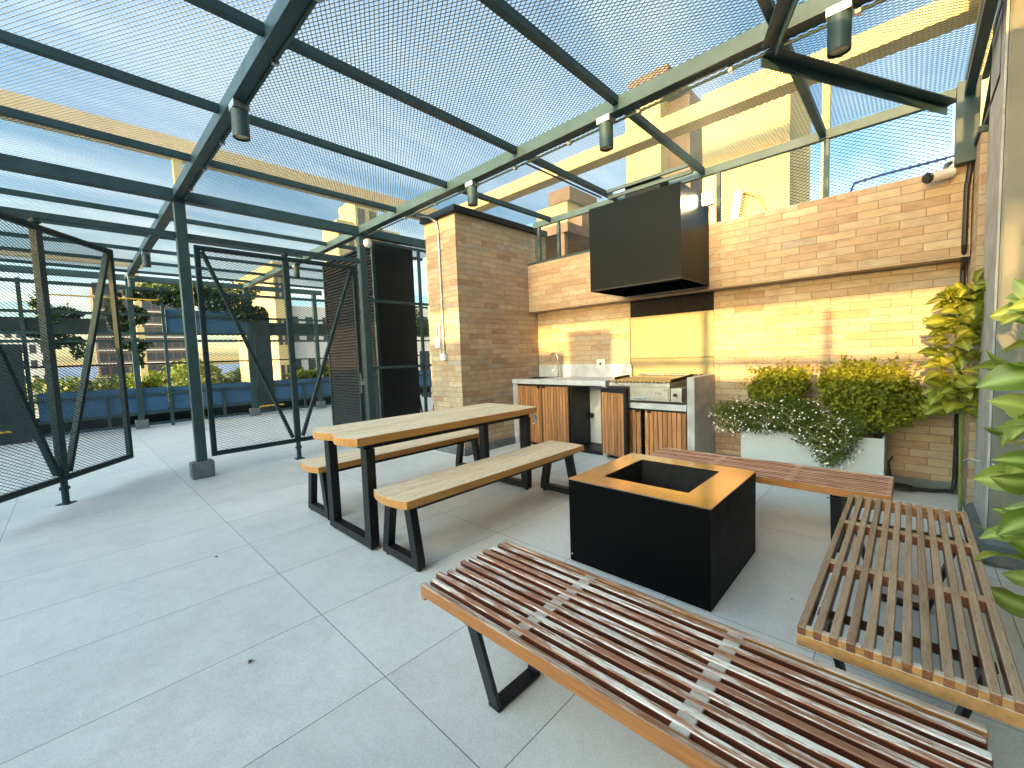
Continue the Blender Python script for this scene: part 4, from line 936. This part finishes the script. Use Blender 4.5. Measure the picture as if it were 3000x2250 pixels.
ivy('low plant with pink flowers in the blue planter left of the middle post', (FX-.2, 1.1, .76), [(FX-.2,1.15,.92,.12,.16,.12), (FX-.2,.95,.88,.12,.12,.08)], 230, 38, (.05,.09), 'shrub')
# stools beyond the screen
def stool(y, label, first=None):
    if first: o = copy_tree(first); o.location = (-7.9, y, 0); o['label'] = label; return o
    t = thing('bar_stool', label, 'stool', (-7.9, y, 0), group='black stools beyond the screen'); t['_o'] = (0.,0.,0.)
    MB().box(-.19,.19,-.16,.16,.42,.45).build('seat', M['black'], t, bevel=.004)
    for a in (-1,1):
        for b in (-1,1): MB().bar((a*.15,b*.12,.42), (a*.18,b*.17,0), .035, .035).build('leg', M['black'], t)
    return t
q0 = stool(5.06, 'black stool beyond the screen, just right of the louvred column'); stool(5.95, 'black stool beyond the screen, half hidden by the brick pillar', q0)

# ------------------------------------------------------------------ rear wall and boxes added behind the camera to shape the low sun
rw = ready(MB().box(-13.0, .379, -6.35, -6.2, 0, 2.33), 'added_rear_parapet', M['brick'], 'added brick parapet behind the camera that cuts the low sun', 'wall')  # unseen, added so its top edge trims the sun band
rw2 = ready(MB().box(.382, 2.2, -6.35, -6.2, 0, 3.6), 'added_rear_block', M['column'], 'added block at the end of the rear parapet that stops the sun', 'wall')  # unseen, added to keep the sun off most of the column
def sun_box(x0, x1, z1, label):  # made-up boxes placed to block parts of the sun band
    t = thing('sun_blocking_box', label, 'light blocker', ((x0+x1)/2, -6.27, 2.33), group='added sun-blocking boxes on the rear parapet')
    MB().box(x0, x1, -6.5, -6.1, 2.334, z1).build('casing', M['white'], t, bevel=.01)
    MB().cyl(((x0+x1)/2, -6.098, (z1+2.33)/2), ((x0+x1)/2, -6.09, (z1+2.33)/2), min(.2, (z1-2.34)*.42)).build('round_plate', M['rubber'], t)
sun_box(-3.42, -2.75, 2.94, 'taller added box on the rear parapet that blocks the low sun'); sun_box(-4.62, -3.49, 2.66, 'wide low added box on the rear parapet that blocks the low sun')
rr_ = ready(MB().tube([(-2.6,-6.27,2.51), (.34,-6.27,2.51)], .04, 8).tube([(-2.58,-6.27,2.33), (-2.58,-6.27,2.52)], .05, 8).tube([(.3,-6.27,2.33), (.3,-6.27,2.52)], .02, 8).tube([(-.55,-6.27,2.33), (-.55,-6.27,3.0)], .035, 8), 'rear_handrail', M['teal'], 'thin rail on the rear parapet', 'handrail')

# ------------------------------------------------------------------ buildings beyond
def tower(name, label, x0, x1, y0, y1, z0, z1, mat, windows=None, roof=None, cat='building', group=None):
    t = thing(name, label, cat, ((x0+x1)/2, (y0+y1)/2, z0), group=group)
    MB().box(x0, x1, y0, y1, z0, z1).build('walls', M[mat], t)
    if roof: MB().box(x0-.12, x1+.12, y0-.12, y1+.12, z1+.002, z1+roof).build('parapet', M[mat], t)
    return t
M['ochre'] = plain('ochre_hose', (.32,.20,.07), .6)
# cream stair tower just beyond the brick wall, its +X side in shade
ct = tower('cream_tower', 'sunlit cream stair tower behind the screen right of the hood', -3.1, -1.62, 9.0, 11.05, -22, 6.2, 'cream')
MB().tube([(-2.35,8.97,4.12), (-2.28,8.95,4.08), (-2.08,8.95,3.95), (-1.98,8.96,3.7), (-1.95,8.97,3.3)], .02, 8).build('drain_hose', M['ochre'], ct)
MB().bar((-2.62,8.9,2.6), (-2.38,8.9,4.1), .22, .12).build('bracket', M['galv'], ct)
# cream concrete frame over the upper roof
cf = thing('roof_frame', 'cream concrete roof frame on columns seen through the mesh roof', 'roof frame', (-4, 8.3, 4))
MB().box(-9.9, .78, 7.45, 7.78, 5.0, 5.26).build('beam', M['cream'], cf)
MB().box(.40, .78, .5, 7.44, 5.0, 5.26).build('beam', M['cream'], cf)
MB().box(-9.9, -9.55, -3.5, 7.39, 5.0, 5.30).build('beam', plain('tan_render', (.40,.31,.20), .85, var=.1), cf)
for x, y in ((-9.755,1.615), (-9.75,7.2), (-.935,7.6), (.62,7.6)): h_ = .065 if y == 1.615 else .045 if x == -.935 else .14; MB().box(x-h_, x+h_, y-h_, y+h_, -.3, 5.0).build('column', M['cream'], cf)
M['darkcap'] = plain('shaded_brown_brick', (.075,.055,.045), .9, var=.25, scale=3)  # brown darkened in the colour to stand for the shaded cap and side
# chimney tower with stepped cap
kt = tower('chimney_tower', 'tall sunlit cream chimney tower with a stepped brown cap above the hood', -7.4, -6.15, 14.0, 16.5, -22, 9.6, 'cream')
MB().box(-7.55, -5.6, 13.9, 16.7, 9.6, 10.0).box(-7.3, -5.9, 14.05, 16.5, 10.0, 10.45).build('cap', M['darkcap'], kt)
MB().box(-6.15, -5.42, 14.6, 16.4, -22, 9.55).build('side_stack', M['darkcap'], kt)
k2 = tower('cream_tower', 'small cream roof tower with a brick cap left of the hood', -9.9, -8.55, 12.0, 13.6, -22, 6.35, 'cream')
MB().box(-8.549, -8.1, 12.2, 13.5, -22, 6.0).build('side_stack', M['brown'], k2); MB().box(-9.3, -8.4, 11.95, 13.65, 6.352, 6.8).build('cap', M['brown'], k2)
MB().box(-10.6, -9.901, 12.3, 13.4, -22, 5.6).build('lower_wing', M['cream'], k2)
k3 = tower('roof_cabin', 'dark framed roof cabin glimpsed through the screen left of the hood', -6.6, -4.2, 6.6, 8.4, -.3, 2.5, 'creamgrey')
MB().box(-6.7, -4.6, 6.45, 8.5, 3.45, 3.62).build('canopy', M['brown'], k3)
for x in (-6.55, -5.55, -4.75): MB().box(x-.05, x+.05, 6.48, 6.58, 2.5, 3.45).build('canopy_post', M['brown'], k3)
MB().box(-6.2, -5.6, 8.0, 8.4, 2.5, 3.3).build('sunlit_block', M['cream'], k3)

def apart(label, x, y0, y1, zt, nf, nw, mat, depth=9, floorh=2.9, slabs=True, group='apartment towers beyond the terrace', face='x'):
    """apartment block whose +X face looks at the terrace, a window per bay and floor"""
    t = thing('apartment_block', label, 'building', (x, (y0+y1)/2, -22), group=group)
    MB().box(x-depth, x, y0, y1, -22, zt).build('walls', M[mat], t)
    first = None; wy = (y1-y0)/nw
    for fl_i in range(nf):
        zc = zt-floorh*(fl_i+.5)
        if slabs: MB().box(x+.01, x+.28, y0-.05, y1+.05, zc-floorh/2-.13, zc-floorh/2+.10).build('floor_slab', M['slab'], t)
        for k in range(nw):
            yc = y0+wy*(k+.5)
            if first is None:
                first = MB().box(x+.004, x+.03, yc-wy*(.42 if mat == 'brown' else .30), yc+wy*(.42 if mat == 'brown' else .30), zc-floorh*.30, zc+floorh*.26).build('window', M['window'], t); f0 = (yc, zc)
                continue
            o = first.copy(); sc.collection.objects.link(o); o.location = (0, yc-f0[0], zc-f0[1])
    return t
apart('brown brick apartment tower with pale floor slabs behind the open gate', -120, 4.2, 20.6, 18.9, 8, 11, 'brown', floorh=2.75, depth=14)
apart('pale apartment block at the far left behind the open gate', -120, -9.5, -2.5, 10.0, 4, 5, 'slab', slabs=False)
apart('long distant apartment block low on the horizon at the left', -75, -16, -7, 6.0, 4, 8, 'pinkwall', slabs=False)
apart('sunlit cream apartment building seen through the closed gate', -29, 9.15, 9.85, 7.6, 5, 2, 'cream', slabs=False)
apart('pale pink building to the left of the louvred column', -30, 9.9, 14.5, 5.0, 3, 4, 'pinkwall', slabs=False)
apart('small cream tower rising above the mesh roof behind the louvred column', -34, 17.4, 19.5, 14.7, 3, 2, 'cream', depth=3, slabs=False)
apart('lower cream block stepping up to the small cream tower', -34.2, 15.9, 17.38, 12.8, 3, 2, 'cream', depth=3, slabs=False)
apart('low sunlit block right of the small cream tower', -34.2, 19.52, 21.7, 12.7, 3, 2, 'cream', depth=3, slabs=False)
apart('pale block beyond the screen beside the brick pillar', -30, 20, 28, 5.4, 3, 5, 'pinkwall', slabs=False)
# distant trees
def tree(label, x, y, zt, r, n, seed):
    t = thing('broadleaf_tree', label, 'tree', (x, y, -22), group='distant trees beyond the terrace')
    rs = np.random.RandomState(seed)
    MB().tube([(x,y,-22), (x+.2,y,zt-r*1.4), (x,y,zt-r*.6)], [.5,.3,.12], 8).build('trunk', M['bark'], t)
    blobs = [(x+rs.uniform(-.6,.6)*r, y+rs.uniform(-.8,.8)*r, zt-r*.7+rs.uniform(-.5,.4)*r, r*.5, r*.55, r*.42) for _ in range(7)]
    C, D, Nn, S = blob_leaves(rs, n, blobs, (.22*r/2.5, .42*r/2.5)); V, F = leaves_np(C, D, Nn, S, .8)
    mesh_np('crown', V, F, M['treeleaf'], t)
tree('yellow-green tree framed in the opening under the blue planter', -38, 5.6, 1.7, 3.0, 2600, 41)
tree('darker tree beside the first one under the blue planter', -42, 8.6, 1.5, 3.0, 2600, 42)
tree('tree low in the gap behind the open gate', -40, .6, .9, 2.6, 2200, 43)
tree('tree at the left in the gap behind the open gate', -44, 2.9, .7, 2.4, 2000, 44)
tree('pale tree between the brown tower and the middle post', -24, 3.55, 1.0, 1.1, 1400, 45)
# roof garden over the far beam
rg = ivy('sunlit roof-garden bushes high above the planter rack', (-20, 5.5, 3), [(-20,2.6,4.15,.5,.8,.25), (-20,3.9,4.1,.5,.9,.30), (-20,5.0,4.2,.5,.8,.35)], 1500, 46, (.10,.2), 'treeleaf', 'shrubs', 'roof_bushes', None)
tw = thing('roof_frame', 'pale yellow roof frame far beyond the open end of the pergola', 'roof frame', (-24, 2, -22), group=None)
MB().box(-24.3, -24, -9, 2.5, 5.55, 5.82).build('beam', M['cream'], tw)
for y in (2.2, -2.6, -7): MB().box(-24.3, -24, y-.12, y+.12, -22, 5.548).build('column', M['cream'], tw)
# far hills
rs = np.random.RandomState(3); hv = []; n = 90
hm = MB(); 
for k in range(n+1):
    a = math.pi*.35+k/n*math.pi*1.05; R2 = 1500; hgt = 14+10*math.sin(a*3.1+1)+8*math.sin(a*8.3)+5*math.sin(a*17)
    hv.append((R2*math.cos(a), R2*math.sin(a), hgt))
vs = [(x,y,-22) for x,y,h in hv]+[(x*1.12,y*1.12,max(h,4)) for x,y,h in hv]
hm.add(vs, [(i,i+1,n+2+i,n+1+i) for i in range(n)])
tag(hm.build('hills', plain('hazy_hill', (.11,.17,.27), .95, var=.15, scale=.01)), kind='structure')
for o in bpy.data.objects:
    if '_o' in o.keys(): del o['_o']
